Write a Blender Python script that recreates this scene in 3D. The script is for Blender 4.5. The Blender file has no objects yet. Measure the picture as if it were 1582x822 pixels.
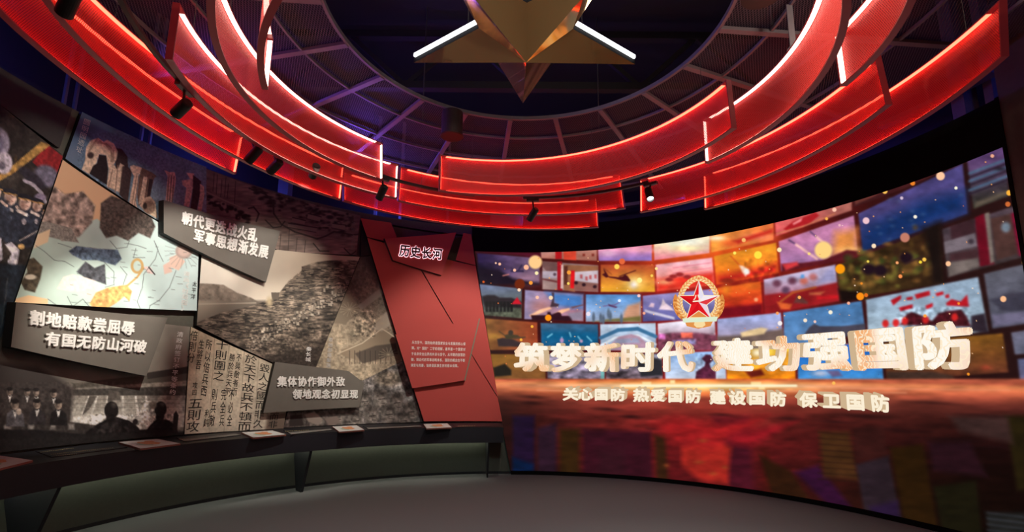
import bpy, bmesh, math, random
import numpy as np
from mathutils import Vector, Matrix

# ---------------------------------------------------------------- camera
W, H = 1582, 822
FPX, PCX, PCY = 764.09, 791.0, 458.18            # focal length and principal point, pixels
TILT, ROLL, EYE = math.radians(9.730), math.radians(0.432), 1.5
RX, RY = 0.1167, 3.8687                          # centre of the round room
S = bpy.context.scene
COL = S.collection
cam = bpy.data.cameras.new('camera')
cam.sensor_width = 36.0
cam.lens = FPX / W * 36.0
cam.shift_y = (PCY - H / 2) / W
cam.clip_start = 0.02
camo = bpy.data.objects.new('camera', cam); COL.objects.link(camo)
ct, st, cr, sr = math.cos(TILT), math.sin(TILT), math.cos(ROLL), math.sin(ROLL)
V_R, V_U, V_F = Vector((1, 0, 0)), Vector((0, -st, ct)), Vector((0, ct, st))
right, up = cr * V_R + sr * V_U, -sr * V_R + cr * V_U
camo.matrix_world = Matrix(((right.x, up.x, -V_F.x, 0), (right.y, up.y, -V_F.y, 0),
                            (right.z, up.z, -V_F.z, EYE), (0, 0, 0, 1)))
S.camera = camo
S.view_settings.view_transform = 'Standard'
S.view_settings.look = 'None'
S.view_settings.gamma = 1.0
S.view_settings.exposure = 0.0
S.view_settings.use_curve_mapping = False
S.cycles.max_bounces = 8
S.cycles.transparent_max_bounces = 24
S.cycles.sample_clamp_indirect = 4.0

# ---------------------------------------------------------------- world and lights
world = bpy.data.worlds.new('world'); S.world = world
world.use_nodes = True
world.node_tree.nodes['Background'].inputs[0].default_value = (0.05, 0.05, 0.09, 1)
world.node_tree.nodes['Background'].inputs[1].default_value = 0.02

def polar(th, r, z=0.0):
    a = math.radians(th)
    return Vector((RX + r * math.sin(a), RY + r * math.cos(a), z))

def lamp(name, kind, loc, energy, color, target=None, size=0.1, spot=40, blend=0.5):
    d = bpy.data.lights.new(name, kind)
    d.energy = energy; d.color = color
    if kind == 'AREA': d.size = size
    else: d.shadow_soft_size = size
    if kind == 'SPOT': d.spot_size = math.radians(spot); d.spot_blend = blend
    o = bpy.data.objects.new(name, d); COL.objects.link(o); o.location = loc
    if target is not None:
        o.rotation_euler = (Vector(target) - Vector(loc)).to_track_quat('-Z', 'Y').to_euler()
    return o

# blue wash lights standing in the open space above the display walls
for th, e in ((-118, 12), (-88, 12), (-58, 12), (-28, 10), (2, 6), (34, 4), (62, 4), (88, 5)):
    lamp('blue_wash_light', 'POINT', polar(th, 5.1, 4.55), e, (0.06, 0.10, 1.0), size=0.15)
# violet wash from the left onto the mesh ceiling
lamp('violet_wash_light', 'SPOT', polar(-80, 4.2, 4.28), 170, (0.24, 0.10, 1.0), polar(-25, 1.9, 4.7), 0.12, 95, 0.8)
lamp('violet_wash_light', 'SPOT', polar(-38, 4.25, 4.28), 120, (0.20, 0.10, 1.0), polar(-20, 1.9, 4.7), 0.12, 90, 0.8)
# added fill spots without fixtures, for the mesh and the near ring lights
lamp('mesh_fill_light', 'SPOT', polar(120, 3.0, 4.3), 60, (1.0, 0.82, 0.72), polar(30, 2.2, 4.75), 0.2, 100, 0.8)
lamp('near_fill_light', 'SPOT', polar(-150, 1.2, 4.45), 150, (1.0, 0.86, 0.62), polar(-112, 2.3, 4.05), 0.05, 60, 0.9)
lamp('near_fill_light', 'SPOT', polar(150, 1.2, 4.45), 230, (1.0, 0.86, 0.62), polar(112, 2.3, 4.05), 0.05, 60, 0.9)
lamp('star_fill_light', 'SPOT', (0.6, 0.5, 3.9), 80, (1.0, 0.92, 0.8), (0.1, 3.7, 4.3), 0.05, 46, 0.8)  # unseen spot added to brighten the gold star
lamp('floor_fill_light', 'SPOT', (0.1, 0.9, 4.5), 520, (0.80, 1.0, 1.02), (0.1, 3.6, 0.0), 0.3, 84, 0.9)  # unseen overhead lamp added to light the floor and make it less red

# ---------------------------------------------------------------- helpers
def lin(c):
    out = []
    for v in c[:3]:
        v = v / 255.0
        out.append(v / 12.92 if v <= 0.04045 else ((v + 0.055) / 1.055) ** 2.4)
    return out

def ray(px, py):
    x, y = (px - PCX) / FPX, -(py - PCY) / FPX
    x, y = cr * x - sr * y, sr * x + cr * y
    return x, ct - y * st, st + y * ct

def wall_uv(px, py, R):
    """where the sight line through a photo point meets the round wall: (angle in degrees, height)"""
    dx, dy, dz = ray(px, py)
    a = dx * dx + dy * dy; b = -(dx * RX + dy * RY); c = RX * RX + RY * RY - R * R
    k = (-b + math.sqrt(max(0.0, b * b - a * c))) / a
    return math.degrees(math.atan2(dx * k - RX, dy * k - RY)), EYE + dz * k

def at_z(px, py, z):
    dx, dy, dz = ray(px, py); k = (z - EYE) / dz
    return Vector((dx * k, dy * k, z))

def pol_of(p):
    return math.degrees(math.atan2(p.x - RX, p.y - RY)), math.hypot(p.x - RX, p.y - RY)

def project(X, Y, Z):
    Z = Z - EYE
    fw = Y * ct + Z * st; u = -Y * st + Z * ct
    a = cr * X + sr * u; b = -sr * X + cr * u
    fw = np.maximum(fw, 0.15)
    return PCX + FPX * a / fw, PCY - FPX * b / fw

# materials -------------------------------------------------------
def new_mat(name):
    m = bpy.data.materials.new(name); m.use_nodes = True
    nt = m.node_tree; nt.nodes.clear()
    out = nt.nodes.new('ShaderNodeOutputMaterial')
    return m, nt, out

def N(nt, kind, **kw):
    n = nt.nodes.new(kind)
    for k, v in kw.items():
        if k == 'inp':
            for kk, vv in v.items(): n.inputs[kk].default_value = vv
        else: setattr(n, k, v)
    return n

def surf(name, rgb, rough=0.6, metal=0.0, var=0.12, scale=30.0, bump=0.0, bscale=200.0, spec=0.5):
    """plain surface with a little procedural unevenness; rgb is sRGB 0-255"""
    m, nt, out = new_mat(name)
    p = N(nt, 'ShaderNodeBsdfPrincipled')
    p.inputs['Roughness'].default_value = rough; p.inputs['Metallic'].default_value = metal
    p.inputs['Specular IOR Level'].default_value = spec
    tc = N(nt, 'ShaderNodeTexCoord'); nz = N(nt, 'ShaderNodeTexNoise', inp={'Scale': scale, 'Detail': 4.0})
    nt.links.new(tc.outputs['Object'], nz.inputs['Vector'])
    mix = N(nt, 'ShaderNodeMix', data_type='RGBA')
    c = lin(rgb)
    mix.inputs['A'].default_value = [v * (1 - var) for v in c] + [1]
    mix.inputs['B'].default_value = [min(1, v * (1 + var)) for v in c] + [1]
    nt.links.new(nz.outputs['Fac'], mix.inputs['Factor'])
    nt.links.new(mix.outputs['Result'], p.inputs['Base Color'])
    if bump:
        n2 = N(nt, 'ShaderNodeTexNoise', inp={'Scale': bscale, 'Detail': 2.0})
        nt.links.new(tc.outputs['Object'], n2.inputs['Vector'])
        b = N(nt, 'ShaderNodeBump', inp={'Strength': bump, 'Distance': 0.01})
        nt.links.new(n2.outputs['Fac'], b.inputs['Height']); nt.links.new(b.outputs['Normal'], p.inputs['Normal'])
    nt.links.new(p.outputs[0], out.inputs[0])
    return m

def glow(name, rgb_lin, strength, sampling='AUTO'):
    m, nt, out = new_mat(name)
    e = N(nt, 'ShaderNodeEmission', inp={'Color': list(rgb_lin) + [1], 'Strength': strength})
    nt.links.new(e.outputs[0], out.inputs[0])
    m.cycles.emission_sampling = sampling
    return m

def print_mat():
    m, nt, out = new_mat('printed_photo')
    a = N(nt, 'ShaderNodeAttribute', attribute_name='paint')
    p = N(nt, 'ShaderNodeBsdfPrincipled', inp={'Roughness': 0.62, 'Specular IOR Level': 0.25})
    nt.links.new(a.outputs['Color'], p.inputs['Base Color']); nt.links.new(p.outputs[0], out.inputs[0])
    return m

def screen_mat():
    m, nt, out = new_mat('led_screen_picture')
    a = N(nt, 'ShaderNodeAttribute', attribute_name='paint')
    e = N(nt, 'ShaderNodeEmission', inp={'Strength': 1.0})
    d = N(nt, 'ShaderNodeBsdfPrincipled', inp={'Base Color': (0.01, 0.01, 0.01, 1), 'Roughness': 0.7, 'Specular IOR Level': 0.04})
    ad = N(nt, 'ShaderNodeAddShader')
    nt.links.new(a.outputs['Color'], e.inputs['Color'])
    nt.links.new(e.outputs[0], ad.inputs[0]); nt.links.new(d.outputs[0], ad.inputs[1])
    nt.links.new(ad.outputs[0], out.inputs[0])
    m.cycles.emission_sampling = 'NONE'
    return m

def letter_mat():
    """carved cream and orange letters shown on the LED screen"""
    m, nt, out = new_mat('screen_letter_face')
    tc = N(nt, 'ShaderNodeTexCoord')
    n1 = N(nt, 'ShaderNodeTexNoise', inp={'Scale': 1.6, 'Detail': 1.0})
    n2 = N(nt, 'ShaderNodeTexWave', inp={'Scale': 16.0, 'Distortion': 12.0, 'Detail': 1.0, 'Detail Scale': 0.8})
    for n in (n1, n2): nt.links.new(tc.outputs['Object'], n.inputs['Vector'])
    r1 = N(nt, 'ShaderNodeMapRange', inp={'From Min': 0.46, 'From Max': 0.64})
    nt.links.new(n1.outputs['Fac'], r1.inputs['Value'])
    r2 = N(nt, 'ShaderNodeMapRange', inp={'From Min': 0.55, 'From Max': 0.95})
    nt.links.new(n2.outputs['Fac'], r2.inputs['Value'])
    m1 = N(nt, 'ShaderNodeMix', data_type='RGBA'); m2 = N(nt, 'ShaderNodeMix', data_type='RGBA')
    m1.inputs['A'].default_value = lin((255, 250, 238)) + [1]
    m1.inputs['B'].default_value = lin((246, 178, 120)) + [1]
    nt.links.new(r1.outputs['Result'], m1.inputs['Factor'])
    nt.links.new(m1.outputs['Result'], m2.inputs['A'])
    m2.inputs['B'].default_value = lin((255, 236, 205)) + [1]
    nt.links.new(r2.outputs['Result'], m2.inputs['Factor'])
    e = N(nt, 'ShaderNodeEmission', inp={'Strength': 1.0})
    nt.links.new(m2.outputs['Result'], e.inputs['Color']); nt.links.new(e.outputs[0], out.inputs[0])
    m.cycles.emission_sampling = 'NONE'
    return m

def sheet_mat():
    """perforated red acrylic sheet of the ring lights, UV in metres"""
    m, nt, out = new_mat('perforated_red_acrylic')
    uv = N(nt, 'ShaderNodeUVMap'); sx = N(nt, 'ShaderNodeSeparateXYZ')
    nt.links.new(uv.outputs['UV'], sx.inputs[0])
    def math_(op, a, b=None):
        n = N(nt, 'ShaderNodeMath', operation=op)
        for i, v in enumerate((a, b)):
            if v is None: continue
            if isinstance(v, (int, float)): n.inputs[i].default_value = v
            else: nt.links.new(v, n.inputs[i])
        return n.outputs[0]
    sp = 0.016
    v = math_('DIVIDE', sx.outputs['Y'], sp * 0.9)
    row = math_('FLOOR', v)
    u = math_('ADD', math_('DIVIDE', sx.outputs['X'], sp), math_('MULTIPLY', row, 0.5))
    fu = math_('SUBTRACT', math_('FRACT', u), 0.5); fv = math_('SUBTRACT', math_('FRACT', v), 0.5)
    d = math_('SQRT', math_('ADD', math_('MULTIPLY', fu, fu), math_('MULTIPLY', fv, fv)))
    hole = N(nt, 'ShaderNodeMapRange', inp={'From Min': 0.27, 'From Max': 0.35, 'To Min': 0.80, 'To Max': 0.06})
    nt.links.new(d, hole.inputs['Value'])
    dif = N(nt, 'ShaderNodeBsdfPrincipled', inp={'Base Color': (0.60, 0.045, 0.040, 1), 'Roughness': 0.4, 'Specular IOR Level': 0.4})
    trl = N(nt, 'ShaderNodeBsdfTranslucent', inp={'Color': (0.70, 0.02, 0.015, 1)})
    gl = N(nt, 'ShaderNodeEmission', inp={'Color': (1.0, 0.045, 0.05, 1), 'Strength': SHEET_GLOW})
    mx = N(nt, 'ShaderNodeMixShader', inp={0: 0.25}); ad = N(nt, 'ShaderNodeAddShader')
    nt.links.new(dif.outputs[0], mx.inputs[1]); nt.links.new(trl.outputs[0], mx.inputs[2])
    nt.links.new(mx.outputs[0], ad.inputs[0]); nt.links.new(gl.outputs[0], ad.inputs[1])
    tr = N(nt, 'ShaderNodeBsdfTransparent', inp={'Color': (1.0, 0.85, 0.85, 1)})
    m2 = N(nt, 'ShaderNodeMixShader')
    nt.links.new(hole.outputs['Result'], m2.inputs[0])
    nt.links.new(ad.outputs[0], m2.inputs[1]); nt.links.new(tr.outputs[0], m2.inputs[2])
    nt.links.new(m2.outputs[0], out.inputs[0])
    m.cycles.emission_sampling = 'NONE'
    return m
SHEET_GLOW = 0.02

def mesh_mat():
    """expanded metal mesh, UV in metres"""
    m, nt, out = new_mat('expanded_metal_mesh')
    uv = N(nt, 'ShaderNodeUVMap'); sx = N(nt, 'ShaderNodeSeparateXYZ')
    nt.links.new(uv.outputs['UV'], sx.inputs[0])
    def math_(op, a, b=None):
        n = N(nt, 'ShaderNodeMath', operation=op)
        for i, v in enumerate((a, b)):
            if v is None: continue
            if isinstance(v, (int, float)): n.inputs[i].default_value = v
            else: nt.links.new(v, n.inputs[i])
        return n.outputs[0]
    a = math_('DIVIDE', sx.outputs['X'], 0.026); b = math_('DIVIDE', sx.outputs['Y'], 0.050)
    p = math_('ABSOLUTE', math_('SUBTRACT', math_('FRACT', math_('ADD', a, b)), 0.5))
    q = math_('ABSOLUTE', math_('SUBTRACT', math_('FRACT', math_('SUBTRACT', a, b)), 0.5))
    strand = math_('MINIMUM', p, q)
    hole = N(nt, 'ShaderNodeMapRange', inp={'From Min': 0.07, 'From Max': 0.11, 'To Min': 0.0, 'To Max': 1.0})
    nt.links.new(strand, hole.inputs['Value'])
    pr = N(nt, 'ShaderNodeBsdfPrincipled', inp={'Base Color': lin((112, 104, 110)) + [1], 'Roughness': 0.6, 'Metallic': 0.1})
    tr = N(nt, 'ShaderNodeBsdfTransparent')
    mx = N(nt, 'ShaderNodeMixShader')
    nt.links.new(hole.outputs['Result'], mx.inputs[0]); nt.links.new(pr.outputs[0], mx.inputs[1]); nt.links.new(tr.outputs[0], mx.inputs[2])
    nt.links.new(mx.outputs[0], out.inputs[0])
    return m

def emissive_surf(name, rgb, em):
    m, nt, out = new_mat(name)
    p = N(nt, 'ShaderNodeBsdfPrincipled', inp={'Base Color': lin(rgb) + [1], 'Roughness': 0.4})
    p.inputs['Emission Color'].default_value = list(em) + [1]; p.inputs['Emission Strength'].default_value = 1.0
    nt.links.new(p.outputs[0], out.inputs[0]); m.cycles.emission_sampling = 'NONE'
    return m

M = {
    'black': surf('black_laminate', (26, 26, 30), 0.5, 0, 0.15),
    'apron': surf('dark_laminate', (26, 26, 34), 0.55, 0, 0.15),
    'backing': surf('grey_olive_backing', (92, 90, 80), 0.8, 0, 0.15),
    'plain': surf('charcoal_board', (58, 54, 52), 0.8, 0, 0.15),
    'edge': surf('board_edge', (22, 20, 20), 0.7),
    'title': surf('brown_grey_board', (104, 99, 91), 0.55, 0, 0.14, 6, 0.05, 400),
    'red': surf('red_fabric_board', (190, 74, 67), 0.75, 0, 0.10, 300, 0.25, 500),
    'olive_edge': surf('olive_board_edge', (120, 120, 100), 0.7),
    'white': surf('white_letter', (240, 238, 232), 0.45, 0, 0.03),
    'whiteprint': surf('white_print', (190, 190, 188), 0.6, 0, 0.03),
    'ink': surf('black_ink', (30, 26, 24), 0.7),
    'gold': surf('gold_print', (150, 140, 100), 0.6),
    'floor': surf('dark_grey_carpet', (118, 119, 118), 0.9, 0, 0.10, 180, 0.3, 700, 0.2),
    'base': surf('grey_green_base', (78, 80, 70), 0.75, 0, 0.10),
    'shell': surf('dark_painted_shell', (38, 38, 46), 0.85),
    'jamb': surf('brown_grey_wall', (84, 74, 70), 0.85, 0, 0.15),
    'fascia': surf('matt_black_fascia', (16, 14, 14), 0.9, 0, 0.1, 30, 0, 200, 0.1),
    'frame': emissive_surf('red_acrylic_profile', (92, 18, 18), (0.05, 0.004, 0.005)),  # faint red emission stands in for strip light passing through the profile
    'steel': surf('grey_steel', (128, 120, 122), 0.5, 0.4),
    'darksteel': surf('dark_steel', (44, 42, 42), 0.6, 0.3),
    'lampblack': surf('black_lamp_housing', (30, 27, 25), 0.5, 0.1),
    'drum': surf('brown_drum', (58, 42, 34), 0.5, 0.1),
    'wire': surf('steel_wire', (90, 86, 86), 0.5, 0.5),
    'plaque': surf('white_plaque', (205, 205, 200), 0.6, 0, 0.05),
    'plaque_edge': surf('red_brown_plaque_edge', (150, 90, 75), 0.6),
    'orange': surf('orange_print', (205, 140, 95), 0.6),
    'green': surf('pale_green_print', (150, 180, 160), 0.6),
    'greyprint': surf('grey_strip_print', (120, 116, 110), 0.7, 0, 0.8, 90),
    'print': print_mat(), 'screen': screen_mat(), 'letter': letter_mat(), 'sheet': sheet_mat(), 'mesh': mesh_mat(),
    'letter_side': glow('screen_letter_side', lin((206, 178, 142)), 1.0, 'NONE'),
    'slogan': glow('screen_slogan_face', lin((252, 238, 212)), 1.0, 'NONE'),
    'led': glow('ring_light_strip', (1.0, 0.075, 0.040), 8.0), 'led_near': glow('bright_ring_light_strip', (1.0, 0.50, 0.41), 6.5),
    'white_led': glow('white_light_strip', (0.95, 0.97, 1.0), 9.0),
    'counter_led': glow('counter_light_strip', (0.95, 1.0, 0.80), 11.0),
    'halo': glow('pink_white_back_light', (1.0, 0.62, 0.72), 3.0),
    'halo_face': surf('dark_letter_face', (70, 26, 30), 0.5),
    'lens': glow('lit_lens', (1.0, 0.98, 0.95), 8.0),
    'dim_lens': surf('frosted_lens', (150, 120, 100), 0.4),
}
def star_mat():
    m, nt, out = new_mat('gold_mirror')
    tc = N(nt, 'ShaderNodeTexCoord'); nz = N(nt, 'ShaderNodeTexNoise', inp={'Scale': 3.0})
    nt.links.new(tc.outputs['Object'], nz.inputs['Vector'])
    r = N(nt, 'ShaderNodeMapRange', inp={'To Min': 0.03, 'To Max': 0.07}); nt.links.new(nz.outputs['Fac'], r.inputs['Value'])
    p = N(nt, 'ShaderNodeBsdfPrincipled', inp={'Base Color': (0.95, 0.60, 0.24, 1), 'Metallic': 0.80})
    nt.links.new(r.outputs['Result'], p.inputs['Roughness']); nt.links.new(p.outputs[0], out.inputs[0])
    return m
M['star'] = star_mat()

# objects ---------------------------------------------------------
def obj(name, me, mat=None, parent=None, label=None):
    o = bpy.data.objects.new(name, me); COL.objects.link(o)
    if mat is not None:
        me.materials.clear(); me.materials.append(M[mat] if isinstance(mat, str) else mat)
    if parent is not None:
        o.parent = parent
        o.matrix_parent_inverse = Matrix.Translation(-parent.location) if parent.type == 'EMPTY' else Matrix.Identity(4)
    if label: o['label'] = label
    return o

def thing(name, label, cat, loc=(0, 0, 0), group=None):
    o = bpy.data.objects.new(name, None); COL.objects.link(o)
    o.empty_display_size = 0.1
    o.location = loc
    o['label'] = label; o['category'] = cat
    if group: o['group'] = group
    return o

def tag(o, label, cat, group=None):
    o['label'] = label; o['category'] = cat
    if group: o['group'] = group
    return o

def struct(name, me, mat):
    o = obj(name, me, mat); o['kind'] = 'structure'; return o

def pyd(verts, faces, smooth=False):
    me = bpy.data.meshes.new('mesh')
    me.from_pydata([tuple(v) for v in verts], [], [tuple(f) for f in faces]); me.update()
    if smooth:
        for p in me.polygons: p.use_smooth = True
    return me

def sweep(rings, closed=False, caps=True, smooth=False):
    """join equal rings of points into a tube"""
    n = len(rings[0]); V = [p for r in rings for p in r]; Fc = []
    m = len(rings)
    for i in range(m if closed else m - 1):
        j = (i + 1) % m
        for k in range(n):
            l = (k + 1) % n
            Fc.append((i * n + k, i * n + l, j * n + l, j * n + k))
    if caps and not closed:
        Fc.append(tuple(range(n - 1, -1, -1))); Fc.append(tuple((m - 1) * n + k for k in range(n)))
    me = pyd(V, Fc, smooth)
    bm = bmesh.new(); bm.from_mesh(me); bmesh.ops.recalc_face_normals(bm, faces=bm.faces); bm.to_mesh(me); bm.free()
    return me

def arc_box(t0, t1, r0, r1, z0, z1, step=2.0):
    n = max(1, int(math.ceil(abs(t1 - t0) / step)))
    return sweep([[polar(t, r0, z0), polar(t, r1, z0), polar(t, r1, z1), polar(t, r0, z1)]
                  for t in (t0 + (t1 - t0) * i / n for i in range(n + 1))])

def arc_prof(t0, t1, prof, step=2.0):
    n = max(1, int(math.ceil(abs(t1 - t0) / step)))
    return sweep([[polar(t, r, z) for r, z in prof] for t in (t0 + (t1 - t0) * i / n for i in range(n + 1))])

def tube(a, b, r, seg=10, r2=None):
    a, b = Vector(a), Vector(b); d = (b - a).normalized()
    x = d.orthogonal().normalized(); y = d.cross(x)
    r2 = r if r2 is None else r2
    return sweep([[p + rr * (math.cos(2 * math.pi * k / seg) * x + math.sin(2 * math.pi * k / seg) * y) for k in range(seg)]
                  for p, rr in ((a, r), (b, r2))])

def bar(a, b, w, h, upv=(0, 0, 1)):
    a, b = Vector(a), Vector(b); d = (b - a).normalized(); u = Vector(upv)
    s = d.cross(u).normalized(); u = s.cross(d).normalized()
    return sweep([[p + s * w / 2 + u * h / 2, p - s * w / 2 + u * h / 2, p - s * w / 2 - u * h / 2, p + s * w / 2 - u * h / 2] for p in (a, b)])

def lathe(axis_pts, c, axis, seg=20):
    """axis_pts: (distance along axis, radius)"""
    c, d = Vector(c), Vector(axis).normalized(); x = d.orthogonal().normalized(); y = d.cross(x)
    return sweep([[c + d * a + r * (math.cos(2 * math.pi * k / seg) * x + math.sin(2 * math.pi * k / seg) * y) for k in range(seg)]
                  for a, r in axis_pts])

def merge(meshes):
    bm = bmesh.new()
    for me in meshes: bm.from_mesh(me)
    out = bpy.data.meshes.new('mesh'); bm.to_mesh(out); bm.free()
    for me in meshes: bpy.data.meshes.remove(me)
    return out
# lettering -------------------------------------------------------
_glyph = {}
def load_glyphs(chars, bold, extrude=0.0):
    """outline every character once as mesh data (unit square)"""
    todo = [c for c in sorted(set(chars)) if (c, extrude) not in _glyph and not c.isspace()]
    objs = []
    for c in todo:
        cu = bpy.data.curves.new('glyph', 'FONT'); cu.body = c; cu.resolution_u = 3; cu.extrude = extrude
        o = bpy.data.objects.new('glyph', cu); COL.objects.link(o); objs.append((c, o, cu))
    dg = bpy.context.evaluated_depsgraph_get(); dg.update()
    for c, o, cu in objs:
        me = bpy.data.meshes.new_from_object(o.evaluated_get(dg))
        bm = bmesh.new(); bm.from_mesh(me)
        bmesh.ops.remove_doubles(bm, verts=bm.verts, dist=1e-5)
        bmesh.ops.triangulate(bm, faces=bm.faces)
        bm.to_mesh(me); bm.free()
        co = np.empty(len(me.vertices) * 3, np.float32); me.vertices.foreach_get('co', co)
        _glyph[(c, extrude)] = (co.reshape(-1, 3) + np.array([0, 0.12, 0]), [tuple(p.vertices) for p in me.polygons])
        bpy.data.meshes.remove(me); bpy.data.objects.remove(o); bpy.data.curves.remove(cu)

def lerp(a, b, t): return a + (b - a) * t

def quad_uv(quad, R): return [wall_uv(x, y, R) for x, y in quad]

def glyph_on(V, F, ch, q, R, bold, extrude=0.0, thick=0.0, dth=0.0, dz=0.0):
    """add one character inside a wall quad q = (TL, TR, BR, BL) of (angle, height)"""
    if ch.isspace(): return
    co, fs = _glyph[(ch, extrude)]
    g = bold                                              # heavier strokes: the outline repeated around itself
    shifts = [(0.0, 0.0)] + ([(g * math.cos(k * math.pi / 4), g * math.sin(k * math.pi / 4)) for k in range(8)] if g > 0.002 else [])
    for k, (sx, sy) in enumerate(shifts): _glyph_copy(V, F, co, fs, q, R + 0.0003 * k, extrude, thick, dth, dz, sx, sy)

def _glyph_copy(V, F, co, fs, q, R, extrude, thick, dth, dz, sx, sy):
    base = len(V)
    for x, y, z in co:
        x, y = x + sx, y + sy
        t0, z0 = lerp(q[3][0], q[2][0], x), lerp(q[3][1], q[2][1], x)
        t1, z1 = lerp(q[0][0], q[1][0], x), lerp(q[0][1], q[1][1], x)
        r = R - (thick * (0.5 + 0.5 * z / extrude) if extrude else 0.0)
        V.append(polar(lerp(t0, t1, y) + dth, r, lerp(z0, z1, y) + dz))
    F.extend(tuple(i + base for i in f) for f in fs)

def text_row(s, quad, R, bold=0.015, extrude=0.0, thick=0.0, vertical=False, fill=1.0):
    """lettering mesh along a row (or column) inside a photo quad"""
    load_glyphs(s, bold, extrude)
    if extrude: load_glyphs(s, bold)
    q = quad_uv(quad, R); V, F = [], []; n = len(s)
    for i, ch in enumerate(s):
        a, b = i / n, (i + fill) / n
        L2 = lambda p, r, t: (lerp(p[0], r[0], t), lerp(p[1], r[1], t))
        if not vertical: cell = (L2(q[0], q[1], a), L2(q[0], q[1], b), L2(q[3], q[2], b), L2(q[3], q[2], a))
        else: cell = (L2(q[0], q[3], a), L2(q[1], q[2], a), L2(q[1], q[2], b), L2(q[0], q[3], b))
        glyph_on(V, F, ch, cell, R, bold, extrude, thick)
        if extrude: glyph_on(V, F, ch, cell, R - thick - 0.003, bold)   # front face
    return pyd(V, F)

def text_parts(name, rows, R, mat, parent, label=None, **kw):
    for s, quad in rows: obj(name, text_row(s, quad, R, **kw), mat, parent, label)

def text_rows(rows, R, **kw):
    return merge([text_row(s, quad, R, **kw) for s, quad in rows])

# painting of pictures: colours on a fine vertex grid ---------------
def _hash(ix, iy, seed):
    h = (ix * 374761393 + iy * 668265263 + seed * 974711) & 0xffffffff
    h = ((h ^ (h >> 13)) * 1274126177) & 0xffffffff
    return ((h ^ (h >> 16)) & 0xffff) / 65535.0

def vnoise(x, y, seed=0):
    ix, iy = np.floor(x).astype(np.int64), np.floor(y).astype(np.int64)
    fx, fy = x - ix, y - iy
    fx = fx * fx * (3 - 2 * fx); fy = fy * fy * (3 - 2 * fy)
    a, b = _hash(ix, iy, seed), _hash(ix + 1, iy, seed)
    c, d = _hash(ix, iy + 1, seed), _hash(ix + 1, iy + 1, seed)
    return (a * (1 - fx) + b * fx) * (1 - fy) + (c * (1 - fx) + d * fx) * fy

def fbm(x, y, s, seed=0, o=3):
    v, a, t = 0, 1.0, 0
    for k in range(o):
        v = v + a * vnoise(x / s + k * 17.3, y / s + k * 9.1, seed + k); t += a; a *= 0.5; s = s * 0.5
    return v / t

def rgb(c): return np.array(c, float) / 255.0

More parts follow.
